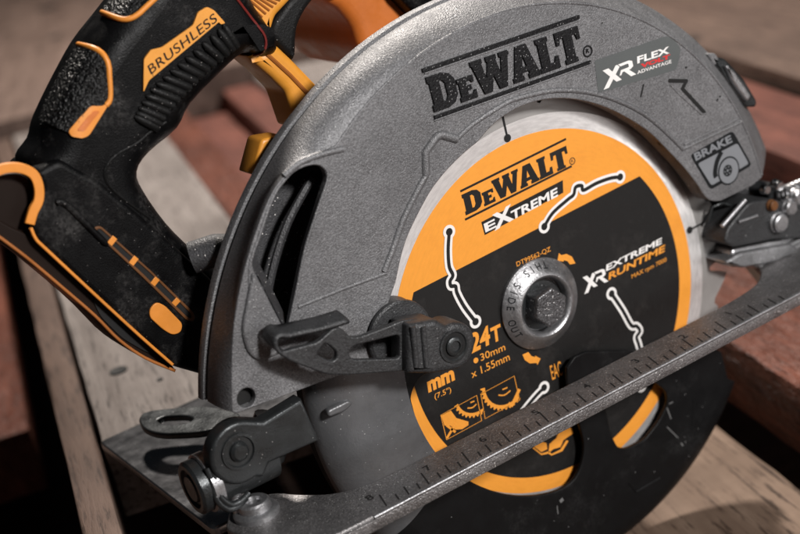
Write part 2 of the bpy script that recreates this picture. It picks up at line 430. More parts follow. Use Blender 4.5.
def text(name, s, bl, br, tl, y, mat, parent, bold=0.0, th=0.06, shear=0.0, space=1.0):
    cu = bpy.data.curves.new('tmp', 'FONT'); cu.body = s; cu.size = 1.0; cu.offset = bold; cu.resolution_u = 4; cu.shear = shear
    cu.space_character = space
    cu.extrude = 0.5
    o = bpy.data.objects.new('tmp', cu); COL.objects.link(o); bpy.context.view_layer.update()
    me = bpy.data.meshes.new_from_object(o.evaluated_get(bpy.context.evaluated_depsgraph_get()))
    bpy.data.objects.remove(o); bpy.data.curves.remove(cu)
    xs = [v.co.x for v in me.vertices]; ys = [v.co.y for v in me.vertices]
    x0, x1, y0, y1 = min(xs), max(xs), min(ys), max(ys)
    f = affine(bl, br, tl, y)
    for v in me.vertices:
        a, b = f((v.co.x - x0) / (x1 - x0), (v.co.y - y0) / (y1 - y0))
        v.co = (a * S, (y - th * (0.5 + v.co.z)) * S, b * S)
    return link(name, me, mat, parent, 0)

def shapes(name, polys, bl, br, tl, y, mat, parent, th=0.06, bevel=0.0):
    """polys: list of [outline, hole, ...] in a unit box stretched over the corners"""
    f = affine(bl, br, tl, y)
    loops = [[f(u, v) for u, v in lp] for p in polys for lp in p]
    return plate(name, loops, y - th, y, mat, parent, bevel=bevel, res=1, smooth=0)

def logo_letters():
    """six heavy block letters: D, small E, W, A, L, T, scaled to a unit box"""
    D = [[(0, 0), (0, .17), (.06, .2), (.06, .8), (0, .83), (0, 1), (.55, 1), (.78, .92), (.92, .74), (.92, .28), (.78, .08), (.55, 0)],
         [(.40, .2), (.40, .8), (.5, .8), (.58, .7), (.58, .32), (.5, .2)]]
    E_ = [[(0, 0), (0, .12), (.05, .14), (.05, .52), (0, .54), (0, .66), (.58, .66), (.58, .46), (.5, .46), (.46, .53), (.31, .53), (.31, .41), (.46, .41), (.46, .27), (.31, .27), (.31, .14), (.47, .14), (.53, .23), (.6, .23), (.6, 0)]]
    W = [[(0, 1), (.42, 1), (.42, .88), (.38, .86), (.46, .42), (.6, .84), (.56, .88), (.56, 1), (.94, 1), (.94, .88), (.90, .86), (.99, .42), (1.10, .86), (1.04, .88), (1.04, 1), (1.40, 1), (1.40, .88), (1.35, .86), (1.12, 0), (.84, 0), (.72, .45), (.56, 0), (.28, 0), (.04, .86), (0, .88)]]
    A = [[(0, 0), (0, .13), (.05, .15), (.3, 1), (.70, 1), (.97, .15), (1.02, .13), (1.02, 0), (.58, 0), (.58, .13), (.63, .15), (.61, .22), (.37, .22), (.35, .15), (.40, .13), (.40, 0)],
         [(.41, .38), (.49, .72), (.57, .38)]]
    L_ = [[(0, 0), (0, .13), (.06, .15), (.06, .85), (0, .87), (0, 1), (.46, 1), (.46, .87), (.40, .85), (.40, .2), (.56, .2), (.62, .36), (.74, .36), (.74, 0)]]
    T = [[(0, 1), (.92, 1), (.92, .62), (.80, .62), (.76, .80), (.63, .80), (.63, .15), (.70, .13), (.70, 0), (.22, 0), (.22, .13), (.29, .15), (.29, .80), (.16, .80), (.12, .62), (0, .62)]]
    out, x = [], 0.0
    for g, adv in ((D, .97), (E_, .58), (W, 1.36), (A, 1.04), (L_, .74), (T, .92)):
        out.append([[(px + x, py) for px, py in lp] for lp in g]); x += adv
    return [[[(u / x, v) for u, v in lp] for lp in p] for p in out]

XR_A = [[[(0, 1), (.20, 1), (.54, .02), (.36, .02)]]]
XR_B = [[[(-.10, -.16), (.08, -.16), (.56, .84), (.50, 1.0), (.44, 1.0)]]]
XR_R = [[[(.53, 1), (.90, 1), (1, .90), (1, .56), (.90, .45), (.84, .44), (1.04, 0), (.86, 0), (.68, .45), (.62, .45), (.56, .30), (.50, .30), (.58, .60), (.84, .60), (.86, .64), (.86, .80), (.83, .84), (.59, .84)]]]
def xr(name, bl, br, tl, y, parent):
    for i, p in enumerate((XR_A, XR_B, XR_R)): shapes(name, p, bl, br, tl, y - .004 * i, 'ink_white', parent)

def bar2d(a, b, w, y):
    p, q = UX([a, b], y); return band([p, q], w)

# ------------------------------------------------------------------ the setting: dark floor far below, stacked boards
HD = math.radians(74.5)                       # every board runs this way
BD, BN = Vector((math.cos(HD), math.sin(HD), 0)), Vector((math.sin(HD), -math.cos(HD), 0))

def board(name, off0, off1, s0, s1, ztop, thick, mat, label, turn=0.0, cat='board'):
    """a board between two offsets across and two distances along the common direction"""
    w, l = (off1 - off0), (s1 - s0)
    bm = bmesh.new(); bmesh.ops.create_cube(bm, size=1)
    bmesh.ops.scale(bm, vec=(l * S, w * S, thick * S), verts=bm.verts)
    bmesh.ops.bevel(bm, geom=bm.edges[:], offset=2.2 * S, segments=2, profile=0.6, affect='EDGES')
    bmesh.ops.subdivide_edges(bm, edges=[e for e in bm.edges if e.calc_length() > 0.5 * l * S], cuts=40)
    rnd = random.Random(sum(map(ord, name + label)))
    for v in bm.verts: v.co += Vector((0, rnd.uniform(-.35, .35) * S, rnd.uniform(-.3, .3) * S))
    me = bpy.data.meshes.new(name); bm.to_mesh(me); bm.free()
    o = link(name, me, mat, None, 40)
    c = BN * ((off0 + off1) / 2) + BD * ((s0 + s1) / 2)
    o.location = (c.x * S, c.y * S, (ztop - thick / 2) * S); o.rotation_euler = (0, 0, HD + math.radians(turn))
    o['label'] = label; o['category'] = cat
    return o

bm = bmesh.new(); bmesh.ops.create_grid(bm, x_segments=1, y_segments=1, size=6.0)
me = bpy.data.meshes.new('floor'); bm.to_mesh(me); bm.free()
fl = link('floor', me, 'floor', None, 0); fl.location = (0, 0, -0.175); fl['kind'] = 'structure'

BA = board('wooden_board', -186, -74, 82, 900, -28.5, 38, 'wood_pale', 'pale weathered board under the rear of the saw, nail hole in it')  # cut short so the gap past it stands in for shade beside the shoe
board('wooden_board', -203, -188, -260, 900, -29, 44, 'wood_brown', 'narrow brown strip of timber along the left side of the board under the shoe')  # added strip in place of the lit left edge of that board
board('wooden_board', -70, -42, 60, 880, -40, 30, 'wood_terracotta', 'narrow pinkish board seen through the handle opening')
board('wooden_board', -40, -8, 70, 880, -52, 30, 'wood_red', 'dark red board in shadow between two pale boards')
board('wooden_board', -6, 22, 130, 880, -34, 36, 'wood_red', 'reddish strip of wood beside the wide pale board behind the handle')
board('wooden_board', 24, 215, 230, 1000, -28.5, 38, 'wood_pale', 'wide pale board behind the guard and the yellow strut')
board('wooden_board', 219, 285, 30, 900, -40, 40, 'wood_red', 'red brown board at the right edge behind the guard')
board('wooden_board', 290, 420, 40, 1000, -30, 40, 'wood_brown', 'brown board crossing the upper right corner')
BF = board('wooden_board', -520, 330, 760, 1900, -14, 40, 'wood_far', 'broad pinkish brown board with dark knots filling the upper left corner', turn=-8)
board('wooden_board', -60, 98, -420, 300, -118, 40, 'wood_fresh', 'tan sawn board under the black lower guard at lower right')
board('wooden_board', 112, 216, -330, 420, -78, 38, 'wood_terracotta', 'rough terracotta coloured board behind the right end of the shoe')
board('wooden_board', -420, -225, 300, 900, -100, 40, 'wood_terracotta', 'terracotta board low down at the left edge')

def nail(bd, px, py, z, r):
    p = U(px, py, z=z)
    o = lathe('nail_hole', [(r, 0), (r, .5), (r * .55, .35), (0, .2)], (0, 0, 0), (0, 0, 1), 'dark_hole', bd, n=14)
    o.matrix_parent_inverse = Matrix.Identity(4)
    o.location = bd.matrix_basis.inverted() @ (Vector((p.x, p.y, z)) * S)
bpy.context.view_layer.update()
nail(BA, 118.5, 371, -28.4, 4.5); nail(BA, 160, 380, -28.4, 1.6)
nail(BF, 48, 8, -13.9, 15); nail(BF, 55, 37, -13.9, 9); nail(BF, 40, 50, -13.9, 4)

# ------------------------------------------------------------------ the saw
saw = empty('circular_saw', 'cordless circular saw with grey guard and orange and black blade, resting on boards', 'circular saw')

# ---- blade (front face y=0)
AR = (-6.0, 7.7)                              # where the arbor bolt sits
NT = 24; tip0 = math.atan2(-18.6, 95.0)
prof = []
for k in range(NT):
    a0 = tip0 - k * 2 * math.pi / NT          # clockwise: tip, sloping back, hollow, gullet, next face
    for da, r in ((0, 96.6), (-.03, 95.4), (-.075, 92.8), (-.115, 90.6), (-.14, 90.4), (-.155, 92.6), (-.175, 93.2), (-.195, 91.5),
                  (-.205, 88.6), (-.212, 87.2), (-.226, 86.6), (-.238, 87.6), (-.243, 89.5), (-.252, 93.5)):
        prof.append((r * math.cos(a0 + da), r * math.sin(a0 + da)))
blade = plate('saw_blade', [prof], 0, 1.6, 'blade', saw, bevel=0.08, res=1)
plate('ground_ring', [disc((0, 0), 82.3, 160), disc((0, 0), 75.0, 160)], -.06, -.01, 'blade_bright', blade, bevel=0)
plate('orange_print', [disc((0, 0), 75.6, 160)], -.14, -.07, 'ink_orange', blade, bevel=0)
# black field: the part of a disc below a chord
c0, c1 = UX([(411.5, 292), (640, 175)], 0)
a0, a1 = math.atan2(c0[1], c0[0]), math.atan2(c1[1], c1[0])
seg = [(68.9 * math.cos(a), 68.9 * math.sin(a)) for a in [a1 + (a0 - 2 * math.pi - a1) * i / 120 for i in range(121)]]
plate('black_print', [seg], -.21, -.15, 'ink_black', blade, bevel=0)
YI = -.22
DW = logo_letters()
shapes('brand_lettering', DW, (465.8, 215.5), (570, 165.5), (461.2, 195), -.15, 'ink_black', blade)
plate('lettering_line', [bar2d((460, 191.3), (565.8, 138.8), .9, 0)], -.21, -.15, 'ink_black', blade, bevel=0)
plate('lettering_line', [bar2d((464.8, 219.6), (571.5, 166), .9, 0)], -.21, -.15, 'ink_black', blade, bevel=0)
pc = UX([(572, 161)], 0)[0]
plate('registered_mark', [disc(pc, 1.5), disc(pc, 1.15)], -.21, -.15, 'ink_black', blade, bevel=0)
text('registered_mark', 'R', (571.2, 162.8), (573.4, 162), (571, 159.8), -.15, 'ink_black', blade)
plate('banner', [UX([(481, 222), (562.5, 180), (563, 192.5), (484.5, 235)], 0)], -.21, -.15, 'ink_black', blade, bevel=0)
text('lettering', 'E', (485.5, 232.5), (496.5, 227), (483.5, 224), YI, 'ink_white', blade, bold=.03)
text('lettering', 'X', (494.5, 231), (514, 219), (491.5, 215.5), YI, 'ink_white', blade, bold=.04)
text('lettering', 'TREME', (511.5, 220.5), (558, 196), (510.5, 211.5), YI, 'ink_white', blade, bold=.03)
text('lettering', 'DT99562-QZ', (517, 267.5), (551, 251.8), (516, 262), YI, 'ink_orange', blade, bold=.004)
plate('arrow_mark', [UX([(557, 260.5), (558.5, 253), (561, 255), (566, 253.8), (571.5, 256.5), (575, 263.3), (569.5, 264.3), (567, 261), (563.5, 260), (563, 261.5)], 0)], -.3, -.23, 'ink_orange', blade, bevel=0)
plate('arrow_mark', [UX([(522, 354.5), (528, 352), (531, 356), (535, 357), (534.5, 355.5), (540.2, 358.5), (537, 364.8), (536, 362.8), (529.5, 363.3), (524.5, 360)], 0)], -.3, -.23, 'ink_orange', blade, bevel=0)
xr('lettering', (586, 291), (607.5, 281.5), (582.5, 277.5), YI, blade)
text('lettering', 'EXTREME', (606, 271.3), (662.5, 243.3), (605.3, 265.3), YI, 'ink_white', blade, bold=.03, shear=.1)
text('lettering', 'RUNTIME', (608.5, 280.3), (665.3, 251.3), (608, 273.3), YI, 'ink_orange', blade, bold=.03, shear=.1)
text('lettering', 'MAX rpm 7000', (632, 280), (667, 262.3), (631, 274.8), YI, 'ink_orange', blade, bold=.002, shear=.1)
text('lettering', '24', (471, 354), (490.5, 344), (469.5, 334.5), YI, 'ink_orange', blade, bold=.035)
text('lettering', 'T', (492, 344), (502, 339), (490, 328.5), YI, 'ink_orange', blade, bold=.035)
text('lettering', '30mm', (481, 361.3), (505.5, 350), (479.7, 354.3), YI, 'ink_orange', blade, bold=.006)
plate('bullet', [disc(UX([(475.5, 360.3)], 0)[0], 1.15)], -.3, -.23, 'ink_orange', blade, bevel=0)
text('lettering', 'x 1.55mm', (472, 378.3), (510, 360), (470.5, 371), YI, 'ink_orange', blade, bold=.006)
text('lettering', 'mm', (428.5, 393), (455, 380), (426.8, 382), YI, 'ink_orange', blade, bold=.05)
text('lettering', '(7.5")', (435, 401), (451.5, 393.5), (434, 394), YI, 'ink_orange', blade, bold=.004)
text('lettering', 'EAC', (552.3, 380.3), (563, 375), (549.5, 366), YI, 'ink_orange', blade, bold=.004)
def outline(a, w, y):
    o_ = UX(a, y); c = Vector((sum(p[0] for p in o_) / len(o_), sum(p[1] for p in o_) / len(o_)))
    return [o_, [tuple(c + (Vector(p) - c) * (1 - w / (Vector(p) - c).length)) for p in o_]]
B1 = [(440, 415), (476.5, 395), (481.6, 420.6), (446, 440)]; B2 = [(480, 394), (514, 375.6), (519.6, 400), (484.5, 419)]
for B in (B1, B2): plate('pictogram_frame', outline(B, .35, 0), -.3, -.23, 'ink_orange', blade, bevel=0)
def gear(cpx, r0, r1, a0, a1, nt):
    c = UX([cpx], 0)[0]; pts = []
    for i in range(nt * 4 + 1):
        a = math.radians(a0 + (a1 - a0) * i / (nt * 4)); r = r1 if i % 4 < 2 else r1 - .8
        pts.append((c[0] + r * math.cos(a), c[1] + r * math.sin(a)))
    for i in range(24, -1, -1):
        a = math.radians(a0 + (a1 - a0) * i / 24); pts.append((c[0] + r0 * math.cos(a), c[1] + r0 * math.sin(a)))
    return pts
plate('pictogram', [gear((474, 392), 8.6, 10.6, 190, 285, 9)], -.3, -.23, 'ink_orange', blade, bevel=0)
plate('pictogram', [UX([(440.8, 415.5), (450.5, 410.5), (456, 418), (468, 421.5), (468, 425), (462, 429), (455, 429.5), (450, 425.5), (444, 425.5)], 0)], -.3, -.23, 'ink_orange', blade, bevel=0)
plate('pictogram', [bar2d((446.5, 438), (457, 420), 1.1, 0)], -.36, -.31, 'ink_orange', blade, bevel=0)
plate('pictogram', [bar2d((446, 425), (455, 432), 1.0, 0)], -.36, -.31, 'ink_orange', blade, bevel=0)
plate('pictogram', [gear((504, 382), 9.6, 11.8, 170, 300, 13)], -.3, -.23, 'ink_orange', blade, bevel=0)
plate('pictogram', [band(UX([(508, 403), (511, 406), (519, 389)], 0), 1.5)], -.36, -.31, 'ink_orange', blade, bevel=0)
for q in ([(467, 408), (472, 407.5), (476, 404)], [(470, 402.5), (474, 401)], [(498, 395), (504, 395), (510, 390.5)], [(502, 389.5), (507, 387.5)]):
    plate('pictogram', [band(crom(UX(q, 0), 4, False), .55)], -.3, -.23, 'ink_orange', blade, bevel=0)
for q in ([(533, 446), (541, 452), (547, 449), (546, 443), (539, 441)], [(548, 453), (549, 444), (556, 438), (559, 430), (571, 427), (573, 433), (563, 440), (560, 447), (553, 449)],
          [(533, 447), (541, 453.5), (549, 451), (551, 454), (560, 449.5), (566, 440), (568, 441), (562, 451), (551, 455.5), (548, 453.5), (541, 455), (532, 448)]):
    plate('emblem', [UX(q, 0)], -.3, -.23, 'ink_orange', blade, bevel=0)
# expansion slots: white printed outline, black laser-cut core
SL = [[(448.7, 231.7), (447.6, 249), (448.6, 266), (452.3, 275), (449.5, 281), (450.5, 285.8), (455, 286.2), (456.5, 293), (464, 307), (475, 321.5)],
      [(543.7, 226.4), (552, 213), (567, 199.5), (573, 194.5), (575, 187), (581, 185.5), (583, 190), (596, 183), (610, 178), (619.6, 176.8)],
      [(611, 293.5), (622, 310), (630.5, 325), (636, 326), (639.3, 331), (636, 337), (638, 344), (640, 355), (641, 386)],
      [(543.5, 387.5), (537, 394), (530, 402), (522, 412), (517, 419), (508, 425), (502, 432)]]
for i, q in enumerate(SL):
    c = crom(UX(q, 0), 6, False)
    ends = (c[0], c[-1])
    plate('slot_outline', stroke_loops(c, 3.7, [(e, 2.75) for e in ends]), -.36, -.3, 'ink_white', blade, bevel=0)
    plate('laser_slot', stroke_loops(c, 1.5, [(e, 1.5) for e in ends]), -.44, -.38, 'dark_hole', blade, bevel=0)
for a, b in (((502.5, 116), (507, 137)), ((689.3, 230), (724, 211.5))):
    plate('laser_slot', [bar2d(a, b, .9, 0)], -.2, -.1, 'dark_hole', blade, bevel=0)
for p in ((507.2, 138), (689.3, 230)): plate('laser_slot', [disc(UX([p], 0)[0], 1.6)], -.3, -.22, 'dark_hole', blade, bevel=0)

# ---- arbor: flanged washer, recess, hex bolt
HX = U(541, 304, y=-2)
ac = (HX.x, 0, HX.z)
fl_ = lathe('outer_flange', [(0, .3), (18.8, .3), (18.9, 1.6), (18.3, 2.2), (14.6, 4.9), (13.6, 5.6), (12.6, 5.8), (11.8, 5.4), (11.2, 4.4), (11.0, .6), (0, .6)], ac, (0, -1, 0), 'steel', saw, n=72)
hexp = [(ac[0] + 8.3 * math.cos(math.radians(14 + 60 * i)), ac[2] + 8.3 * math.sin(math.radians(12 + 60 * i))) for i in range(6)]
hb = plate('arbor_bolt', [rounded(hexp, .6, 2)], -9.0, -1.0, 'steel_rough', saw, bevel=.7, res=2)
lathe('bolt_washer', [(0, .7), (10.6, .7), (10.6, 1.4), (0, 1.4)], ac, (0, -1, 0), 'steel_dark', saw, n=36)  # dark steel paints the shade in the flange recess
# stamped wording round the flange, read from outside
def arc_text(s, r, a_start, a_step, h, mat, parent, y):
    for i, ch in enumerate(s):
        if ch == ' ': continue
        a = math.radians(a_start + a_step * i)
        cu = bpy.data.curves.new('tmp', 'FONT'); cu.body = ch; cu.size = h; cu.offset = .01; cu.align_x = 'CENTER'; cu.align_y = 'CENTER'; cu.extrude = .06
        o = bpy.data.objects.new('tmp', cu); COL.objects.link(o); bpy.context.view_layer.update()
        me = bpy.data.meshes.new_from_object(o.evaluated_get(bpy.context.evaluated_depsgraph_get()))
        bpy.data.objects.remove(o); bpy.data.curves.remove(cu)
        for v in me.vertices:
            x_, y_ = v.co.x, v.co.y
            # letters stand with their feet outwards on the sloping flange
            rr = r - y_; tt = a + x_ / r
            dy = (rr - 16.45) * .72
            v.co = ((ac[0] + rr * math.cos(tt)) * S, (y + dy - v.co.z) * S, (ac[2] + rr * math.sin(tt)) * S)
        link('stamped_letter', me, mat, parent, 0)
arc_text('THIS SIDE OUT', 16.5, 75, 11, 3.6, 'ink_darkgrey', fl_, -3.62)

# ---- upper guard
YF = -12.0; YBK = 4.0
CA, RA = (-9.5, 5.7), 122.3; CB, RB = (-9.7, -9.6), 145.4
pA = UX([(352, 120)], YF)[0]; tA1 = math.atan2(pA[1] - CA[1], pA[0] - CA[0]); tA0 = math.radians(7.5)
arcA = [(CA[0] + RA * math.cos(tA0 + (tA1 - tA0) * i / 70), CA[1] + RA * math.sin(tA0 + (tA1 - tA0) * i / 70)) for i in range(71)]
dust = crom(UX([(336, 145), (322, 152), (304, 160), (286, 174), (270, 197), (254, 238), (242, 280), (234, 325), (231.5, 370), (232, 412)], YF), 4, False)
OPEN = [(392, 357), (389, 330), (389, 302), (396, 282), (406, 241), (426, 199.5), (439, 180), (452, 165), (465.5, 152), (478.6, 141), (489, 129), (502, 117.6), (520, 107),
        (542.5, 100), (565, 98.5), (587, 101.5), (610, 109), (632, 120.5), (651, 133.5), (670, 152.5), (685, 168.5), (697, 184), (705, 196), (712, 201), (721, 201)]
op = UX(OPEN, YF)
op_s = op[:3] + crom(op[3:], 4, False)
low = UX([(236, 414), (333, 378)], YF)
face = arcA + dust + low + op_s + UX([(752, 186)], YF)
SLOT = [(301, 167), (313, 164), (322, 166), (327.5, 176), (318, 207), (305, 248), (296, 292), (289, 328), (284, 330), (251, 265), (261, 234), (274, 197), (290, 175)]
slot = rounded(UX(SLOT, YF), 3.0, 4)
hole = disc(UX([(246.5, 398)], YF)[0], 3.6, 28)
guard = plate('upper_guard', [face, slot, hole], YF, YF + 3.2, 'guard', saw, bevel=.45, res=2)
# curved shoulder and outer wall, lofted from the face edge to the round back edge
Fo = arcA[:]; Fo += dust
def on_back(p, r=RB):
    a = math.atan2(p[1] - CB[1], p[0] - CB[0]); return (CB[0] + r * math.cos(a), CB[1] + r * math.sin(a))
rings = []
PH0 = math.radians(24)
for s in range(13):
    ph = PH0 + (math.pi / 2 - PH0) * s / 12
    a_ = (math.sin(ph) - math.sin(PH0)) / (1 - math.sin(PH0)); b_ = (math.cos(PH0) - math.cos(ph)) / math.cos(PH0)
    ring = []
    for f in Fo:
        # the shoulder is a flat chamfer at the front of the saw and swells to a round one at the rear
        th = math.degrees(math.atan2(f[1] - CA[1], f[0] - CA[0])); w_ = max(0.0, min(1.0, (th - 75) / 55)); w_ = .12 + .88 * w_ * w_ * (3 - 2 * w_)
        fa_ = (s / 12) * (1 - w_) + a_ * w_; fb_ = (s / 12) * 1.0 * (1 - w_) + .72 * b_ * w_
        b = on_back(f, RB - 1.0); y_ = YF + .45 + (YBK - YF - .9) * fb_
        ring.append((f[0] + (b[0] - f[0]) * fa_, y_, f[1] + (b[1] - f[1]) * fa_))
    rings.append(ring)
for r_, y_ in ((RB - 1.0, 3.6), (RB - 2.6, 4.2), (RB - 2.6, 5.2), (RB - .2, 5.4), (RB + .1, 6.2), (RB + .1, 9.2), (RB - 1.0, 10.0)):
    rings.append([(q[0], y_, q[1]) for q in (on_back(f, r_) for f in Fo)])
loft('guard_shoulder', rings, 'guard', guard, smooth=28, flip=True)
bk = [on_back(f, RB - 1.2) for f in Fo] + UX([(333, 385)], 9) + UX([(760, 190)], 9)
plate('guard_back', [bk], 9.2, 11.0, 'guard_dark', guard, bevel=.2)
# bottom walls that close the casting
for a, b in (((232, 413), (392, 357)), ((721, 201), (757, 184))):
    p, q = UX([a, b], YF)
    loft('guard_end_wall', [[(p[0], YF + .4, p[1] + .3), (q[0], YF + .4, q[1] + .3)], [(p[0], 9.6, p[1] + .3), (q[0], 9.6, q[1] + .3)]], 'guard', guard, smooth=0)
# lip round the blade opening, its shade put into a darker grey
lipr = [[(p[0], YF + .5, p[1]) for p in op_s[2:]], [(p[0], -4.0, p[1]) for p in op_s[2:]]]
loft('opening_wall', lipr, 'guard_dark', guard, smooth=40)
# raised beads cast into the face
def bead(pts, r=.9, name='cast_bead', y=YF, n=4, mat='guard'):
    q = crom(UX(pts, y), n, False) if n else UX(pts, y)
    return tube(name, [(a, y + r * .25, b) for a, b in q], r, mat, guard, n=8)
ed = [(CA[0] + RA * math.cos(math.radians(8 + 2.2 * i)), YF + .3, CA[1] + RA * math.sin(math.radians(8 + 2.2 * i))) for i in range(42)]
tube('cast_edge', ed, [.75] * 30 + [.75 - .06 * i for i in range(12)], 'guard', guard, n=8)
bead([(284, 176), (298, 164), (312, 157.5), (330, 152), (343, 149)], 1.3, 'port_ridge')
bead([(384, 271.5), (392.5, 250), (402.6, 221), (414, 197), (426, 175)], 1.5)
bead([(426, 175), (425.2, 152), (437, 136), (442, 134.5), (457, 139)], 1.9, n=0)
bead([(457, 138.5), (466, 130), (478.6, 120), (505, 103.5), (520, 97.5), (549, 91), (576, 90.5), (605, 96), (632, 107), (651, 119), (668, 134), (683, 149)], 1.15)
bead([(683, 149), (741, 122)], .75, n=0); bead([(684, 144.5), (739, 118.5)], .55, n=0)
bead([(298, 307), (340, 290), (386, 273)], .85, n=0)
# slot: stout inner rib, inner wall and bevelled rim
sp = UX([(252, 262), (286, 330)], YF)
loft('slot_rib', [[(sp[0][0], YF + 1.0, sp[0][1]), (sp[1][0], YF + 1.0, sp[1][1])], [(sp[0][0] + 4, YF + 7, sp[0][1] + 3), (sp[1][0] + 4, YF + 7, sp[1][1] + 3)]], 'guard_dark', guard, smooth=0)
bead([(289, 326), (296.5, 292), (305.5, 248), (318.5, 207), (328, 177), (322, 165.5), (312, 163.5), (299, 167.5), (288, 176), (273, 197), (260, 234), (250, 265), (250, 300)], .6, 'slot_rim')
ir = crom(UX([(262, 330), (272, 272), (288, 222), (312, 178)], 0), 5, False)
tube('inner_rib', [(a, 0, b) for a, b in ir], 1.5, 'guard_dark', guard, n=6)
# soft hollow at the foot of the guard: a cast swelling between slot and hole
sw = UX([(240, 330), (246, 352), (258, 362), (286, 350), (300, 340), (284, 331), (252, 268)], YF)
plate('cast_boss', [rounded(sw, 4, 4)], YF - 1.2, YF + .5, 'guard', guard, bevel=1.1, res=3)
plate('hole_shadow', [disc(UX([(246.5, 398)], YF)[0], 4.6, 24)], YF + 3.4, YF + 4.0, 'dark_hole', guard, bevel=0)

# brand relief on the guard
shapes('brand_lettering', DW, (433.5, 112), (583.5, 58.5), (424.5, 77.5), YF, 'logo_black', guard, th=.9, bevel=.12)
plate('relief_line', [bar2d((421.5, 70.5), (578.5, 16.5), 1.5, YF)], YF - .9, YF, 'logo_black', guard, bevel=.25)
plate('relief_line', [bar2d((433.5, 117.3), (590, 61.5), 1.3, YF)], YF - .9, YF, 'logo_black', guard, bevel=.25)
for a, b in (((424, 73.5), (578, 20.5)), ((434, 120.5), (590, 64.5))):
    plate('relief_line', [bar2d(a, b, .6, YF)], YF - .5, YF, 'guard', guard, bevel=.15)
pc = UX([(587.3, 51)], YF)[0]
plate('registered_mark', [disc(pc, 2.3), disc(pc, 1.8)], YF - .4, YF, 'logo_black', guard, bevel=0)
text('registered_mark', 'R', (586, 53.3), (589.3, 52.2), (585.4, 49), YF, 'logo_black', guard, th=.3, bold=.02)
# sticker
stk = rounded(UX([(594.5, 60.5), (667, 35.5), (674, 40), (681, 48), (676.5, 69.5), (598, 93)], YF), [.6, 2, 1.5, 2, 2, 2], 4)
sticker = plate('sticker', [stk], YF - .12, YF - .01, 'sticker', guard, bevel=.02, res=1)
ys = YF - .13
xr('sticker_lettering', (606, 86), (635, 74.5), (602.5, 70.5), ys, guard)
text('sticker_lettering', 'FLEX', (637.3, 63.5), (669.3, 53), (637, 56.5), ys, 'ink_white', guard, bold=.03)
text('sticker_lettering', 'VOLT', (640.5, 68.4), (670, 58.2), (640.5, 64.0), ys, 'ink_red', guard, bold=.05)
text('sticker_lettering', 'ADVANTAGE', (637.3, 74.2), (671.5, 62.8), (637, 70.8), ys, 'ink_white', guard, bold=.01)
# rotation arrow: the shade of its cut walls painted as a dark stroke
for pts, w in (([(669.5, 80.6), (686.3, 80.8), (682.3, 88.6), (704.5, 112.5)], 1.6),):
    plate('arrow_shade', stroke_loops(UX(pts, YF), w, cell=.12), YF - .16, YF - .02, 'dark_hole', guard, bevel=0)
bead([(670, 84.5), (678, 93), (701, 114), (706, 113.5)], .45, 'arrow_edge', n=0)
for a, b in (((643.5, 84), (640.5, 97)), ((716.5, 101), (718, 98.5)), ((685, 67.5), (687, 67)), ((719, 97), (720.5, 96))):
    plate('cut_mark', [bar2d(a, b, .7, YF)], YF - .16, YF - .02, 'dark_hole', guard, bevel=0)
# brake pictogram
bq = rounded(UX([(690, 155), (732.5, 130.5), (751.8, 165), (710.5, 190)], YF), 2.0, 4)
plate('brake_panel', [bq], YF - .12, YF - .02, 'ink_darkgrey', guard, bevel=0)
yb = YF - .13
plate('brake_field', [rounded(UX([(697.5, 163.5), (737, 143), (748.5, 163.5), (711.3, 185.5)], YF), 1.2, 3)], yb - .07, yb - .01, 'ink_grey', guard, bevel=0)
text('brake_lettering', 'BRAKE', (695.8, 161), (732.5, 142), (693.5, 153.5), yb, 'ink_grey', guard, bold=.035)
dc = UX([(728.3, 170.5)], YF)[0]
plate('brake_disc', [disc(dc, 6.1, 40)], yb - .16, yb - .09, 'ink_darkgrey', guard, bevel=0)
plate('brake_disc', [disc(dc, 5.4, 40)], yb - .24, yb - .18, 'ink_grey', guard, bevel=0)
dh = (dc[0] - .7, dc[1] + .3)
plate('brake_hub', [disc(dh, 2.5, 30)] + [disc((dh[0] + 1.6 * math.cos(k * math.pi / 3), dh[1] + 1.6 * math.sin(k * math.pi / 3)), .38, 8) for k in range(6)] + [disc(dh, .6, 10)], yb - .32, yb - .26, 'ink_darkgrey', guard, bevel=0)
plate('brake_caliper', [band(crom(UX([(721, 151.5), (716.5, 161), (714.5, 172), (715.5, 177)], YF), 4, False), 2.2)], yb - .32, yb - .26, 'ink_darkgrey', guard, bevel=0)
# vent boss clipped on the outer wall at the right
bo = rounded(UX([(703, 56), (716, 57), (724, 65), (737, 80), (749, 100), (748, 106), (738, 106), (720, 84)], 2), 1.6, 3)
plate('wall_boss', [bo], -3, 9, 'steel_dark', guard, bevel=1.0, res=2)
plate('wall_boss', [rounded(UX([(719, 64), (728, 70), (745, 95), (741, 101), (727, 82)], -1), 1.2, 3)], -5, 3, 'steel', guard, bevel=.8, res=2)
plate('wall_boss', [rounded(UX([(699, 53), (707, 52), (712, 60), (706, 65)], 2), 1, 3)], -3, 7, 'guard', guard, bevel=.6)

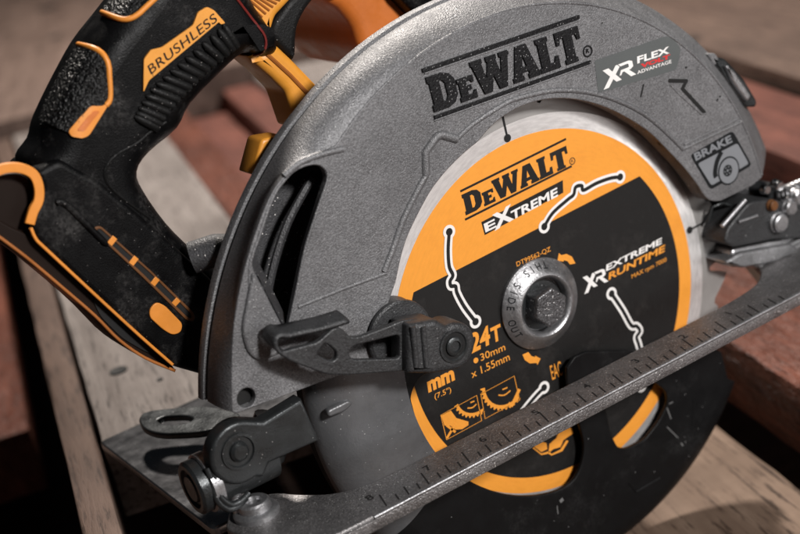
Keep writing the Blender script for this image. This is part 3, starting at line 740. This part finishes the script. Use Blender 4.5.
# ---- lower retractable guard
LY = -6.5; RL = 114.0; RLf = 103.0
arc = [(RLf * math.cos(math.radians(a)), RLf * math.sin(math.radians(a))) for a in range(166, 324, 2)]
inner_px = [(705, 345), (640, 351), (612, 351), (586, 352), (575, 357), (567.5, 368), (569, 392), (578, 420), (584, 442), (582.5, 462), (575, 479), (562, 489), (545, 494.5), (524, 496.5), (500, 493.5),
            (475, 484), (452, 468), (433, 451), (420, 428), (412.5, 405), (411.5, 396), (415.5, 385), (424, 375), (440, 366), (430, 350), (390, 352), (340, 372)]
lg_face = arc + UX([(728, 378), (722, 352)], LY) + UX(inner_px[:5], LY) + crom(UX(inner_px[5:], LY), 3, False)
win = rounded(UX([(606, 372), (605, 404), (611, 434), (618, 448), (627, 449), (645, 440), (659, 422), (668, 404), (667, 392), (657, 384), (636, 372)], LY), 2.2, 4)
lg = plate('lower_guard', [lg_face, win], LY, LY + 2.0, 'guard2', saw, bevel=.5, res=3)
rings = []
for s in range(9):
    ph = math.pi / 2 * s / 8
    r_ = RLf - .5 + (RL - RLf) * math.sin(ph); y_ = LY + 9 * (1 - math.cos(ph))
    rings.append([(r_ * math.cos(math.radians(a)), y_, r_ * math.sin(math.radians(a))) for a in range(166, 323, 2)])
rings.append([(RL * math.cos(math.radians(a)), 8.0, RL * math.sin(math.radians(a))) for a in range(166, 323, 2)])
loft('guard_shell', rings, 'guard2', lg, smooth=40, flip=False)
bkl = [(RL * math.cos(math.radians(a)), RL * math.sin(math.radians(a))) for a in range(166, 324, 2)] + [(70, -20), (0, 10), (-80, 30)]
plate('guard_back_plate', [bkl], 7.2, 8.8, 'guard2', lg, bevel=.2)
# dished drum at the rear of the lower guard
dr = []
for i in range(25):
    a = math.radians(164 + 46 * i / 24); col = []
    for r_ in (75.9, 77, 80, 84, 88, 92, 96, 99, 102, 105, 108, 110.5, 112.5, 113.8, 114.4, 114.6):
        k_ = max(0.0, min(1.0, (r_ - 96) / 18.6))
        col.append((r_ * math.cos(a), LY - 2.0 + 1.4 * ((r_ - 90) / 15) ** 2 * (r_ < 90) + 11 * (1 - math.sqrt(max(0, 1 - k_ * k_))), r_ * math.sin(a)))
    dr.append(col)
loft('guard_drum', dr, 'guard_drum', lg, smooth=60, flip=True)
# small pressed marks and scuffs
for a, b in (((629, 484), (636, 492)), ((636, 492), (660, 478)), ((694, 400), (692, 440))):
    tube('pressed_ridge', [(p[0], LY + .1, p[1]) for p in UX([a, b], LY)], .5, 'guard2', lg, n=6)
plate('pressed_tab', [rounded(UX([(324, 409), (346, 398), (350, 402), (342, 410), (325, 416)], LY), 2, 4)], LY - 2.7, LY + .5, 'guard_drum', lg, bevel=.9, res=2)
scr = flat('pale_scratch', (0.16, 0.16, 0.16), 0.5)
for a, b, w in (((667, 408), (671, 419), .5), ((669, 404), (673, 402), .4), ((667, 427), (678, 438), .4), ((681, 443), (683, 446), .6), 
                ((560, 502), (563, 499), 1.6), ((557, 506), (558, 514), .4)):
    yo = LY - 2.2 if a[0] < 410 else LY; plate('scratch', [bar2d(a, b, w, yo)], yo - .06, yo - .01, scr, lg, bevel=0)

# ---- lever of the lower guard
LV = -25.0
lathe('lever_mount', [(0, 9), (12.6, 9), (13.4, 8.4), (13.6, 7.2), (12.8, 6.6), (13.4, 0), (0, 0)], (U(397, 334, y=-12).x, -6.5, U(397, 334, y=-12).z), (0, -1, 0), 'lever', saw, n=48)
lv_out = [(279, 350), (284, 351.5), (300, 347), (318, 342.5), (326, 335), (333, 328.5), (340, 327.5), (345, 331), (350, 337), (360, 337), (388, 326.5), (403, 320), (430, 318), (430, 371), (400, 371.5), (345, 375.5), (328, 375), (312, 369.5), (290, 361), (279, 354)]
h1 = [(316, 354.5), (325, 343), (329, 345), (334, 349), (337.5, 353), (337, 359.5), (331, 361.5)]
h2 = [(349.5, 351), (354, 346), (400, 334.5), (400, 358.5), (356, 360), (350, 357)]
lever = plate('guard_lever', [rounded(UX(lv_out, LV), 2.2, 4), rounded(UX(h1, LV), 1.5, 3), rounded(UX(h2, LV), 1.8, 3)], LV, LV + 2.6, 'lever', saw, bevel=.6, res=2)
# rolled top flange
fpath = crom([(288, 357.5), (281, 353.5), (277, 348), (277, 341), (281.5, 337), (290, 337), (305, 333.8), (325, 329.5), (349.5, 322)], 4, False)
fr = [[tuple(Vector(U(a, b, y=LV)) + Vector((0, d, h))) for a, b in fpath] for d, h in ((0, 0), (2, .9), (5, 1.7), (8, 2.2))]
fo = loft('rolled_flange', fr, 'lever', lever, smooth=60)
sm = fo.modifiers.new('thickness', 'SOLIDIFY'); sm.thickness = .0013; sm.offset = 0
# knuckle housing with two ribs and the pivot screw
kc = UX([(449, 344)], LV)[0]
ho = UX([(404, 317), (432, 312.5)], LV)
hs = [Vector(p) for p in UX([(402, 322), (430, 317), (445, 316)], LV)]
ang = [math.radians(a) for a in range(100, -111, -15)]
hp = [tuple(p) for p in hs[:2]] + [(kc[0] + 9.2 * math.cos(a), kc[1] + 9.2 * math.sin(a)) for a in ang] + UX([(428, 371), (402, 371)], LV)
plate('lever_housing', [rounded(hp, 1.0, 3)], LV - 4.5, LV + 9, 'lever', lever, bevel=2.2, res=3)
for xx in (413.5, 423.5):
    p, q = UX([(xx, 327), (xx + 3.5, 367)], LV - 5)
    tube('housing_rib', [(p[0], LV - 4.4, p[1]), (q[0], LV - 4.4, q[1])], 1.25, 'lever', lever, n=8)
kc2 = U(454, 346, y=LV - 4.6)
lathe('pivot_recess', [(5.9, .05), (6.3, .5), (5.4, .55), (5.0, .1)], (kc2.x, LV - 4.5, kc2.z), (0, -1, 0), 'steel_dark', lever, n=36)
lathe('recess_floor', [(5.4, .04), (0, .04)], (kc2.x, LV - 4.5, kc2.z), (0, -1, 0), 'dark_hole', lever, n=36)
scn = lathe('pivot_screw', [(0, 0.1), (3.6, .1), (3.6, .8), (3.1, 1.2), (2.2, 1.3), (2.0, .6), (0, .6)], (kc2.x, LV - 4.5, kc2.z), (0, -1, 0), 'steel_dark', lever, n=30)

# ---- shoe: narrow strip outside the blade, cross pieces, main plate behind
ZT = -18.0
strip = [(-160, -6), (-152, 6), (-136, 4), (-129, -9), (-121, -19), (-108, -24.5), (-60, -25), (72, -25.2), (92, -22), (104, -12), (112, 4), (150, 4), (150, -43), (-124, -45), (-146, -44), (-156, -24)]
shoe = slab('shoe', [rounded(strip, [3, 3, 6, 12, 14, 20, 20, 20, 12, 12, 4, 2, 2, 8, 8, 6], 5)], -22.8, ZT, 'shoe', saw, bevel=.8, res=2)
tube('shoe_edge', [(-120, -45.2, -18.6), (150, -43.2, -18.6)], .75, 'steel', shoe, n=8)
box('shoe_side', (2, -44.05, -21.4), (297, 1.6, 4.4), 'shoe', shoe, bevel=.5, rot=Matrix.Rotation(math.radians(.42), 3, 'Z'))
main = [(-160, 8), (-160, 122), (60, 122), (60, 48), (-122, 48), (-136, 34), (-140, 8)]
slab('shoe_plate', [rounded(main, 3, 3)], -27.5, -23.8, 'shoe_plate', shoe, bevel=.7, res=2)
# engraved scale
tick_me = {}
def tick(x, l, w=.55):
    key = (l, w)
    if key not in tick_me:
        bm = bmesh.new(); bmesh.ops.create_cube(bm, size=1); bmesh.ops.scale(bm, vec=(w * S, l * S, .12 * S), verts=bm.verts)
        m_ = bpy.data.meshes.new('scale_tick'); bm.to_mesh(m_); bm.free(); m_.materials.append(MAT['engraved']); tick_me[key] = m_
    o = bpy.data.objects.new('scale_tick', tick_me[key]); COL.objects.link(o); o.parent = shoe
    o.location = (x * S, (-43.4 + l / 2) * S, (ZT + .02) * S); o.rotation_euler = (0, 0, math.radians(-16))
for i in range(44):
    x = -112 + i * 4.6
    tick(x, 9.5 if i % 4 == 0 else (6.5 if i % 2 == 0 else 4.6), .6)
def ztext(s, x, y, h, mat, parent):
    cu = bpy.data.curves.new('tmp', 'FONT'); cu.body = s; cu.size = h * S; cu.extrude = .05 * S; cu.offset = .0001
    o = bpy.data.objects.new('tmp', cu); COL.objects.link(o); bpy.context.view_layer.update()
    me = bpy.data.meshes.new_from_object(o.evaluated_get(bpy.context.evaluated_depsgraph_get()))
    bpy.data.objects.remove(o); bpy.data.curves.remove(cu)
    me.transform(Matrix.Translation((x * S, y * S, (ZT + .03) * S)))
    link('scale_number', me, mat, parent, 0)
for i, n_ in enumerate('87654321'):
    ztext(n_, -112 + i * 25.4 - 3.5, -34.6, 5.4, 'engraved', shoe)

# ---- rear pivot bracket
br = empty('pivot_bracket'); br.parent = saw
ear_c = UX([(239, 452)], -8)[0]
e1 = UX([(262, 421), (300, 398), (318, 440), (268, 462), (262, 476)], -8)
earp = [(ear_c[0] + 11.8 * math.cos(math.radians(a)), ear_c[1] + 11.8 * math.sin(math.radians(a))) for a in range(70, 291, 12)]
plate('bracket_ear', [earp + [e1[4], e1[3], e1[2], e1[1], e1[0]]], -9.5, -2, 'steel_dark', br, bevel=1.4, res=3)
ec = U(239, 451.5, y=-9.6)
lathe('ear_screw', [(6.4, 0), (6.8, .6), (5.8, .7), (5.2, -.5), (3.9, -.5), (3.6, .9), (2.6, 1.8), (0, 2.1)], (ec.x, -9.6, ec.z), (0, -1, 0), 'steel_dark', br, n=36)
kn = U(196, 487, y=2)
lathe('hinge_barrel', [(0, -2.2), (4.8, -2.2), (5.5, -1.2), (7.0, -1.0), (7.6, -2.2), (9.2, -2.2), (10.2, -1.2), (10.2, 2.0), (9.6, 2.6), (9.6, 30), (0, 30)], (kn.x, kn.y, kn.z), (1, 0, 0), 'steel_dark', br, n=40)
lathe('hinge_rim', [(10.25, 2.4), (11.2, 2.8), (11.2, 6.5), (10.25, 7)], (kn.x, kn.y, kn.z), (1, 0, 0), 'steel', br, n=40)
hk = [U(207, 468, y=-6), U(212, 482, y=-7), U(217, 500, y=-8), U(228, 509, y=-9), U(238, 506, y=-9), U(246, 498, y=-8)]
for dz in (0, 2.0):
    tube('hook_strap', crom([(p.x + dz * .7, p.y, p.z + dz * .6) for p in hk], 4, False), 1.25, 'steel_dark', br, n=8)
sc_ = U(257, 514, z=ZT)
lathe('shoe_screw', [(8.6, 0), (8.6, 1.6), (7.6, 2.4), (6.2, 2.6), (6.0, 5.0), (5.2, 5.8), (3.0, 5.8), (2.6, 4.4), (0, 4.4)], (sc_.x, sc_.y, ZT), (0, 0, 1), 'steel', saw, n=36)
s2 = U(236, 497, z=-10)
lathe('shoe_screw', [(2.6, -8), (2.6, -1), (2.0, .2), (2.4, 1.0), (2.4, 2.6), (1.4, 3.4), (0, 3.4)], (s2.x, s2.y, s2.z), (0, 0, 1), 'steel', saw, n=24)
tube('hinge_link', [(kn.x + 28, kn.y, kn.z), (ear_c[0] + 20, 0, ear_c[1] + 2)], 8.0, 'steel_dark', br, n=16)

# ---- depth lever with an oval eye, behind the guard
dp = [U(a, b, z=-10) for a, b in ((138, 419), (142, 413), (152, 410), (200, 405), (238, 411), (242, 420), (205, 432), (160, 434), (143, 429))]
eye = [U(a, b, z=-10) for a, b in ((156, 420), (164, 416), (186, 415), (194, 418.5), (188, 423), (166, 425.5))]
slab('depth_lever', [rounded([(p.x, p.y) for p in dp], 7, 5), rounded([(p.x, p.y) for p in eye], 6, 5)], -13.0, -10, 'steel_dark', saw, bevel=.8, res=2)

# ---- front bevel bracket, out of focus at the right
fb_ = empty('bevel_bracket'); fb_.parent = saw
Yk = -10
plate('bracket_block', [rounded(UX([(717.5, 241), (720.5, 228), (736, 208), (744, 200), (768, 198), (800, 208), (830, 214), (830, 236), (768, 238), (728, 246)], Yk), 2, 3)], Yk - 4, 10, 'lever', fb_, bevel=1.0, res=2)
p, q = U(722, 226, y=Yk - 4), U(745, 200, y=Yk - 4)
tube('bracket_edge', [p, q], 1.1, 'steel', fb_, n=8)
p, q = U(738, 222, y=Yk - 4.3), U(757, 215.5, y=Yk - 4.3)
tube('bracket_edge', [p, q], .8, 'steel', fb_, n=8)
plate('bracket_arm', [rounded(UX([(725, 247), (770, 238), (835, 222), (835, 300), (790, 300), (771, 276), (763, 268), (740, 266), (724, 266)], Yk + 4), 3, 4)], Yk, 10, 'steel', fb_, bevel=1.6, res=3)
tube('arm_rib', [U(772, 250, y=Yk - .5), U(786, 268, y=Yk - .5), U(797, 288, y=Yk - .5)], 1.6, 'steel', fb_, n=8)
tube('arm_rib', [U(742, 258, y=Yk - .5), U(775, 252, y=Yk - .5), U(800, 240, y=Yk - .5)], 1.4, 'steel', fb_, n=8)
def bolt(px, py, r, h, mat, y=Yk - 4):
    c = U(px, py, y=y)
    lathe('bracket_bolt', [(r * 1.15, 0), (r * 1.15, h * .3), (r, h * .45), (r, h * .85), (r * .8, h), (0, h)], (c.x, y, c.z), (0, -1, 0), mat, fb_, n=24)
bolt(776, 222, 4.0, 4, 'steel'); bolt(770, 205, 2.2, 3.0, 'vent_brown'); bolt(786, 207, 3.2, 4, 'steel'); bolt(795, 196, 3.5, 4, 'steel'); bolt(774, 185, 2.4, 4, 'chrome', Yk + 2); bolt(763, 189, 2.0, 3, 'chrome', Yk + 2)
plate('bracket_block', [rounded(UX([(762, 190), (772, 182), (800, 190), (812, 210), (770, 206)], 0), 2, 3)], -2, 12, 'steel_dark', fb_, bevel=1)
coil = []
c0_, c1_ = U(782, 196, y=-8), U(806, 186, y=-8)
for i in range(73):
    t = i / 72; a = t * 2 * math.pi * 6; p = c0_ + (c1_ - c0_) * t; u, v = frame_axes(c1_ - c0_)
    coil.append(p + (u * math.cos(a) + v * math.sin(a)) * 3.4)
tube('return_spring', coil, .8, 'steel', fb_, n=6)
plate('bracket_block', [rounded(UX([(722, 262), (738, 252), (790, 243), (800, 252), (772, 262), (740, 268)], Yk - 1), 2, 3)], Yk - 2.5, 2, 'steel', fb_, bevel=1.2, res=2)
tube('guard_spring', [U(708, 222, y=-4), U(712, 207, y=-5), U(722, 203, y=-6), U(735, 206, y=-6)], .9, 'steel_dark', fb_, n=8)

# ---- handle
from mathutils.bvhtree import BVHTree
HY = 26.0; HT = 34.0; HM = HY + HT / 2
hout = [(150, -60), (122, -14), (101, 14), (80, 41), (61, 75), (46, 105), (38, 124), (34, 140), (22, 158), (30, 180), (60, 215), (120, 262), (190, 330),
        (250, 320), (240, 285), (205, 263), (184, 246), (157, 219), (134, 186), (128, 168), (139, 150), (167, 126), (180, 102), (210, 71), (232, 52), (248, 55), (263, 52), (265, 38), (253, 18), (240, -2), (232, -30), (200, -60)]
handle = plate('rear_handle', [crom(UX(hout, HM), 3)], HY, HY + HT, 'black_plastic', saw, bevel=11.0, res=8, smooth=60)
# boxy foot that takes the battery
fout = [(34, 172), (41, 186), (40, 203), (31, 216), (29, 228), (35, 240), (80, 283), (130, 329), (173, 367), (205, 376), (232, 385), (250, 320), (215, 282), (180, 250), (130, 205), (100, 180), (60, 158)]
foot = plate('battery_foot', [rounded(UX(fout, HY - 1), 3.0, 3)], HY - 1, HY + 30, 'black_plastic', saw, bevel=2.6, res=4, smooth=60)
trees = {}
def cast(px, py, off=0.0, on=None):
    """point of the handle's own surface seen at px,py, lifted off it by off"""
    o_ = on or handle
    if o_.name not in trees:
        m_ = o_.data; trees[o_.name] = BVHTree.FromPolygons([v.co / S for v in m_.vertices], [tuple(p.vertices) for p in m_.polygons])
    t_ = trees[o_.name]
    e = Vector(CP); d = (U(px, py, y=HM) - e).normalized()
    h, n_, _, _ = t_.ray_cast(e, d)
    if h is None:
        h, n_, _, _ = t_.find_nearest(U(px, py, y=HM))
    if n_.dot(d) > 0: n_ = -n_
    return h + n_ * off
def inside(p, poly):
    r = False
    for i in range(len(poly)):
        (x1, y1), (x2, y2) = poly[i - 1], poly[i]
        if (y1 > p[1]) != (y2 > p[1]) and p[0] < (x2 - x1) * (p[1] - y1) / (y2 - y1) + x1: r = not r
    return r
def wrapped(name, poly, off, mat, parent, on=None, cell=2.2, sink=1.2):
    """a raised panel that follows the rounded handle: outline filled, cut fine, laid on the surface, given an edge"""
    me = curve_mesh([[(a, b) for a, b in poly]], 0, 0, 0)
    bm = bmesh.new(); bm.from_mesh(me); bmesh.ops.remove_doubles(bm, verts=bm.verts, dist=1e-7)
    for _ in range(7):
        bmesh.ops.triangulate(bm, faces=bm.faces[:])
        lg_ = [e for e in bm.edges if e.calc_length() > cell * 1.6 * S]
        if not lg_: break
        bmesh.ops.subdivide_edges(bm, edges=lg_, cuts=1)
    bmesh.ops.triangulate(bm, faces=bm.faces[:])
    px = {v: (v.co.x / S, v.co.y / S) for v in bm.verts}
    rim = [e for e in bm.edges if e.is_boundary]
    for v, (a, b) in px.items(): v.co = cast(a, b, off, on) * S
    ex = bmesh.ops.extrude_edge_only(bm, edges=rim)
    for v in [g for g in ex['geom'] if isinstance(g, bmesh.types.BMVert)]:
        # skirt goes straight down into the handle
        v.co += (Vector((0, 1, 0)) * sink + Vector((0, 0, 0))) * S
    bmesh.ops.recalc_face_normals(bm, faces=bm.faces)
    bm.to_mesh(me); bm.free()
    return link(name, me, mat, parent, 40)
def wrap_tube(name, pts, r, off, mat, parent, n=4, on=None, k=8):
    q = crom(pts, n, False) if n else pts
    return tube(name, [cast(a, b, off, on) for a, b in q], r, mat, parent, n=k)
# grip ribs along the finger side
top_l, bot_l = [(223, 24), (185, 57), (150, 89), (134, 116)], [(236, 47), (208, 70), (179, 100), (158, 128)]
ct, cb_ = crom(top_l, 20, False), crom(bot_l, 20, False)
NR = 16
for i in range(NR):
    f = i / (NR - 1) * (len(ct) - 1); a, b = ct[int(f)], cb_[int(f)]
    pts = [(a[0] + (b[0] - a[0]) * t, a[1] + (b[1] - a[1]) * t) for t in (0, .12, .3, .5, .7, .85, .95)]
    tube('grip_rib', [cast(*p, .35) for p in pts], [.5, 1.3, 1.7, 1.8, 1.8, 1.8, 1.7], 'black_rubber', handle, n=8)
# pebbled rear panel with its orange border
pan = [(81, 46), (97, 51.5), (106.5, 62.5), (107.5, 97), (101, 106.5), (91, 108), (78, 128), (70, 133), (42, 121), (48, 105), (63, 75)]
wrapped('grip_panel', rounded(pan, 3, 3), 1.2, 'rubber_pebble', handle)
wrap_tube('orange_border', [(80, 45.3), (98, 50.5), (107.5, 62), (109, 82), (109, 99), (105, 105)], 1.05, .7, 'trim', handle, 3)
wrapped('orange_border', rounded([(90, 106), (101, 105.5), (109, 101), (88, 134.5), (82, 138), (72, 136.5), (68.5, 131.5)], 3, 3), 1.4, 'trim', handle)
wrapped('border_inlay', rounded([(92.5, 110.5), (98.5, 110.5), (83.5, 130.5), (76.5, 130.5)], 2, 3), 1.7, 'orange', handle, sink=.4)
wrapped('grip_panel', rounded([(106, 11), (123, 17.5), (133, 15), (150, -4), (140, -16), (120, -10)], 3, 3), 1.2, 'rubber_pebble', handle)
wrap_tube('orange_border', [(103.5, 13.5), (114, 17.5), (123, 20), (130, 19), (137, 15.5), (147, 6), (158, -4)], 1.05, .7, 'trim', handle, 3)
# name plate
npx = [(142.5, 92), (143, 59), (150, 49.5), (161, 47), (192, 25), (197, 12), (206, 6.5), (213, 10), (224.5, 23), (219.5, 24), (218, 21.5), (148, 80)]
wrapped('name_plate', rounded(npx, 2, 3), .9, 'yellow', handle)
cu = bpy.data.curves.new('tmp', 'FONT'); cu.body = 'BRUSHLESS'; cu.size = 1; cu.offset = .004; cu.space_character = 1.08
o = bpy.data.objects.new('tmp', cu); COL.objects.link(o); bpy.context.view_layer.update()
me = bpy.data.meshes.new_from_object(o.evaluated_get(bpy.context.evaluated_depsgraph_get())); bpy.data.objects.remove(o); bpy.data.curves.remove(cu)
xs = [v.co.x for v in me.vertices]; yy_ = [v.co.y for v in me.vertices]
for v in me.vertices:
    u_, w_ = (v.co.x - min(xs)) / (max(xs) - min(xs)), (v.co.y - min(yy_)) / (max(yy_) - min(yy_))
    px_ = (150 + 66.5 * u_ - 3.8 * w_, 74.3 - 53.5 * u_ - 8.7 * w_)
    v.co.xyz = (px_[0], px_[1], 0)
for v in me.vertices: v.co = cast(v.co.x, v.co.y, 1.05) * S
link('plate_lettering', me, 'ink_darkgrey', handle, 0)
# seams on the housing
wrap_tube('housing_seam', [(166, 122), (150, 132), (137, 143), (116, 155), (105, 170), (108, 184), (122, 198), (150, 219)], .5, .1, 'black_rubber', handle, k=6)
wrap_tube('housing_seam', [(41, 125), (55, 127), (70, 132)], .5, .1, 'black_rubber', handle, k=6)
# yellow body ahead of the grip, trigger, lower strut
strut = [(232, -10), (242, 4), (253, 17.5), (266, 36), (264.5, 52), (247, 55.5), (272, 77), (287, 92), (294, 112), (300, 130), (345, 110), (320, 87), (296, 62), (276, 43), (272, 33), (277, 16), (294, -2), (310, -20)]
body = plate('yellow_body', [rounded(UX(strut, HY + 8), 1.5, 3)], HY + 8, HY + 28, 'yellow', saw, bevel=3.0, res=4)
YB = HY + 8
for i in range(6):
    a, b = (243 + i * 5.0, -1 - i * .5), (262 + i * 3.6, 17 - i * 3.4)
    tube('cooling_groove', [(p.x, YB - .1, p.z) for p in (U(*a, y=YB), U(*b, y=YB))], .5, 'trim_dark', body, n=6)
wrap_tube('body_seam', [(236, -2), (251, 18), (264.5, 36), (263.5, 51), (249, 55)], .5, .2, 'seam_red', body, n=4, k=6)
tube('strut_ridge', [(p.x, YB - .1, p.z) for p in (U(*q, y=YB) for q in ((267, 54), (290, 75), (308, 94)))], .8, 'trim_dark', body, n=6)
trg = crom(UX([(296, -6), (282, 10), (274, 22), (271.5, 34), (276, 43), (288, 56), (294, 60), (297, 52), (297.5, 38), (300, 24), (308, 8), (322, -12)], HY + 10), 4)
plate('trigger', [trg], HY + 10, HY + 26, 'black_rubber', saw, bevel=2.5, res=4, smooth=50)
plate('motor_housing', [crom(UX([(318, -12), (340, 8), (356, 28), (366, 52), (400, 70), (440, 10), (425, -25)], 60), 3)], 60, 130, 'orange', saw, bevel=5, res=4, smooth=50)
lathe('motor_can', [(0, 0), (42, 0), (42, 96), (38, 104), (30, 108), (0, 108)], (0, 12, 22), (0, 1, 0), 'black_plastic', saw, n=40)
plate('motor_end_cap', [crom(UX([(392, -20), (402, 4), (430, 20), (470, -20)], 54), 3)], 50, 120, 'black_plastic', saw, bevel=3, res=3)
plate('yellow_body', [rounded(UX([(262, 139), (285, 135), (300, 160), (252, 176)], 14), 1.5, 3)], 14, 26, 'yellow', saw, bevel=1.2)
tube('guard_neck', [U(192, 258, y=24), U(216, 250, y=20), U(240, 250, y=14)], 6, 'guard_dark', saw, n=14)
# battery rails: orange edges, open dark mouth, vent slot
FY = HY - 1
def strip3(name, pts, w, th, y, mat, n=4):
    q = crom(UX(pts, y), n, False) if n else UX(pts, y)
    return plate(name, [band(q, w)], y - th, y + 1.4, mat, foot, bevel=.3, res=2)
strip3('orange_edge', [(-14, 176), (4, 168.5), (20, 168), (33, 174), (38.5, 186), (38.5, 200), (33, 212), (29.5, 224)], 3.4, .6, FY, 'trim', 4)
strip3('orange_edge', [(31, 228), (36, 239), (46, 249), (90, 290), (140, 336), (173, 365)], 1.1, .3, FY, 'trim', 3)
mouth = [(-14, 181), (6, 173), (21, 173), (31, 180), (33, 200), (27, 214), (25, 236), (10, 232), (-14, 215)]
plate('battery_mouth', [rounded(UX(mouth, FY + 6), 3, 3)], FY + 6, FY + 30, 'mouth', foot, bevel=1)
plate('battery_socket', [crom(UX([(-14, 214), (10, 226), (30, 236), (44, 248), (90, 291), (140, 337), (172, 365), (172, 369.5), (150, 361), (130, 351), (112, 337), (90, 314), (62, 289), (24, 258), (-10, 233)], FY + 4), 2)], FY + 4, FY + 22, 'mouth', foot, bevel=.8)
plate('socket_recess', [rounded(UX([(92, 298), (104, 296), (158, 348), (160, 356), (146, 352), (122, 338), (100, 316)], FY + 3.6), 2.5, 3)], FY + 3.4, FY + 4.2, 'dark_hole', foot, bevel=0)
rail = UX([(-8, 232), (24, 256), (62, 288), (92, 314), (116, 338), (142, 356), (172, 369)], FY + 6)
plate('battery_rail', [band(crom(rail, 4, False), 1.1)], FY + 2.6, FY + 18, 'trim_dark', foot, bevel=.4)
vs_px = [(93, 227), (100, 225.5), (150, 270), (194, 313), (194.5, 321), (187, 321), (140, 275), (96, 234)]
vin = [(96, 229), (100, 228.5), (150, 273), (191, 314), (191, 318.5), (187, 317), (141, 272), (98, 232.5)]
plate('vent_frame', [rounded(UX(vs_px, FY), 1.6, 4), rounded(UX(vin, FY), 1.2, 3)], FY - .5, FY + .5, 'vent_brown', foot, bevel=.2)
plate('vent_slot', [rounded(UX(vin, FY), 1.2, 3)], FY - .15, FY + .4, 'dark_hole', foot, bevel=0)
for a, b in (((109, 244), (114.5, 237)), ((130.5, 264), (136, 257)), ((152, 284.5), (157, 278)), ((173, 304.5), (178, 299))):
    plate('vent_bar', [bar2d(a, b, 2.2, FY)], FY - .6, FY - .1, 'trim', foot, bevel=.15)
plate('orange_button', [rounded(UX([(149, 309), (155.5, 301.5), (164, 305), (182, 323.5), (180.5, 332), (172, 335), (162, 329), (149, 317)], FY), 1.8, 4)], FY - .7, FY + .5, 'trim', foot, bevel=.3)
tube('housing_ridge', [(a, FY - .1, b) for a, b in crom(UX([(55, 203), (62, 202), (72, 210), (90, 228), (108, 246)], FY), 4, False)], [.4] + [1.3] * 15 + [.4], 'black_plastic', foot, n=8)
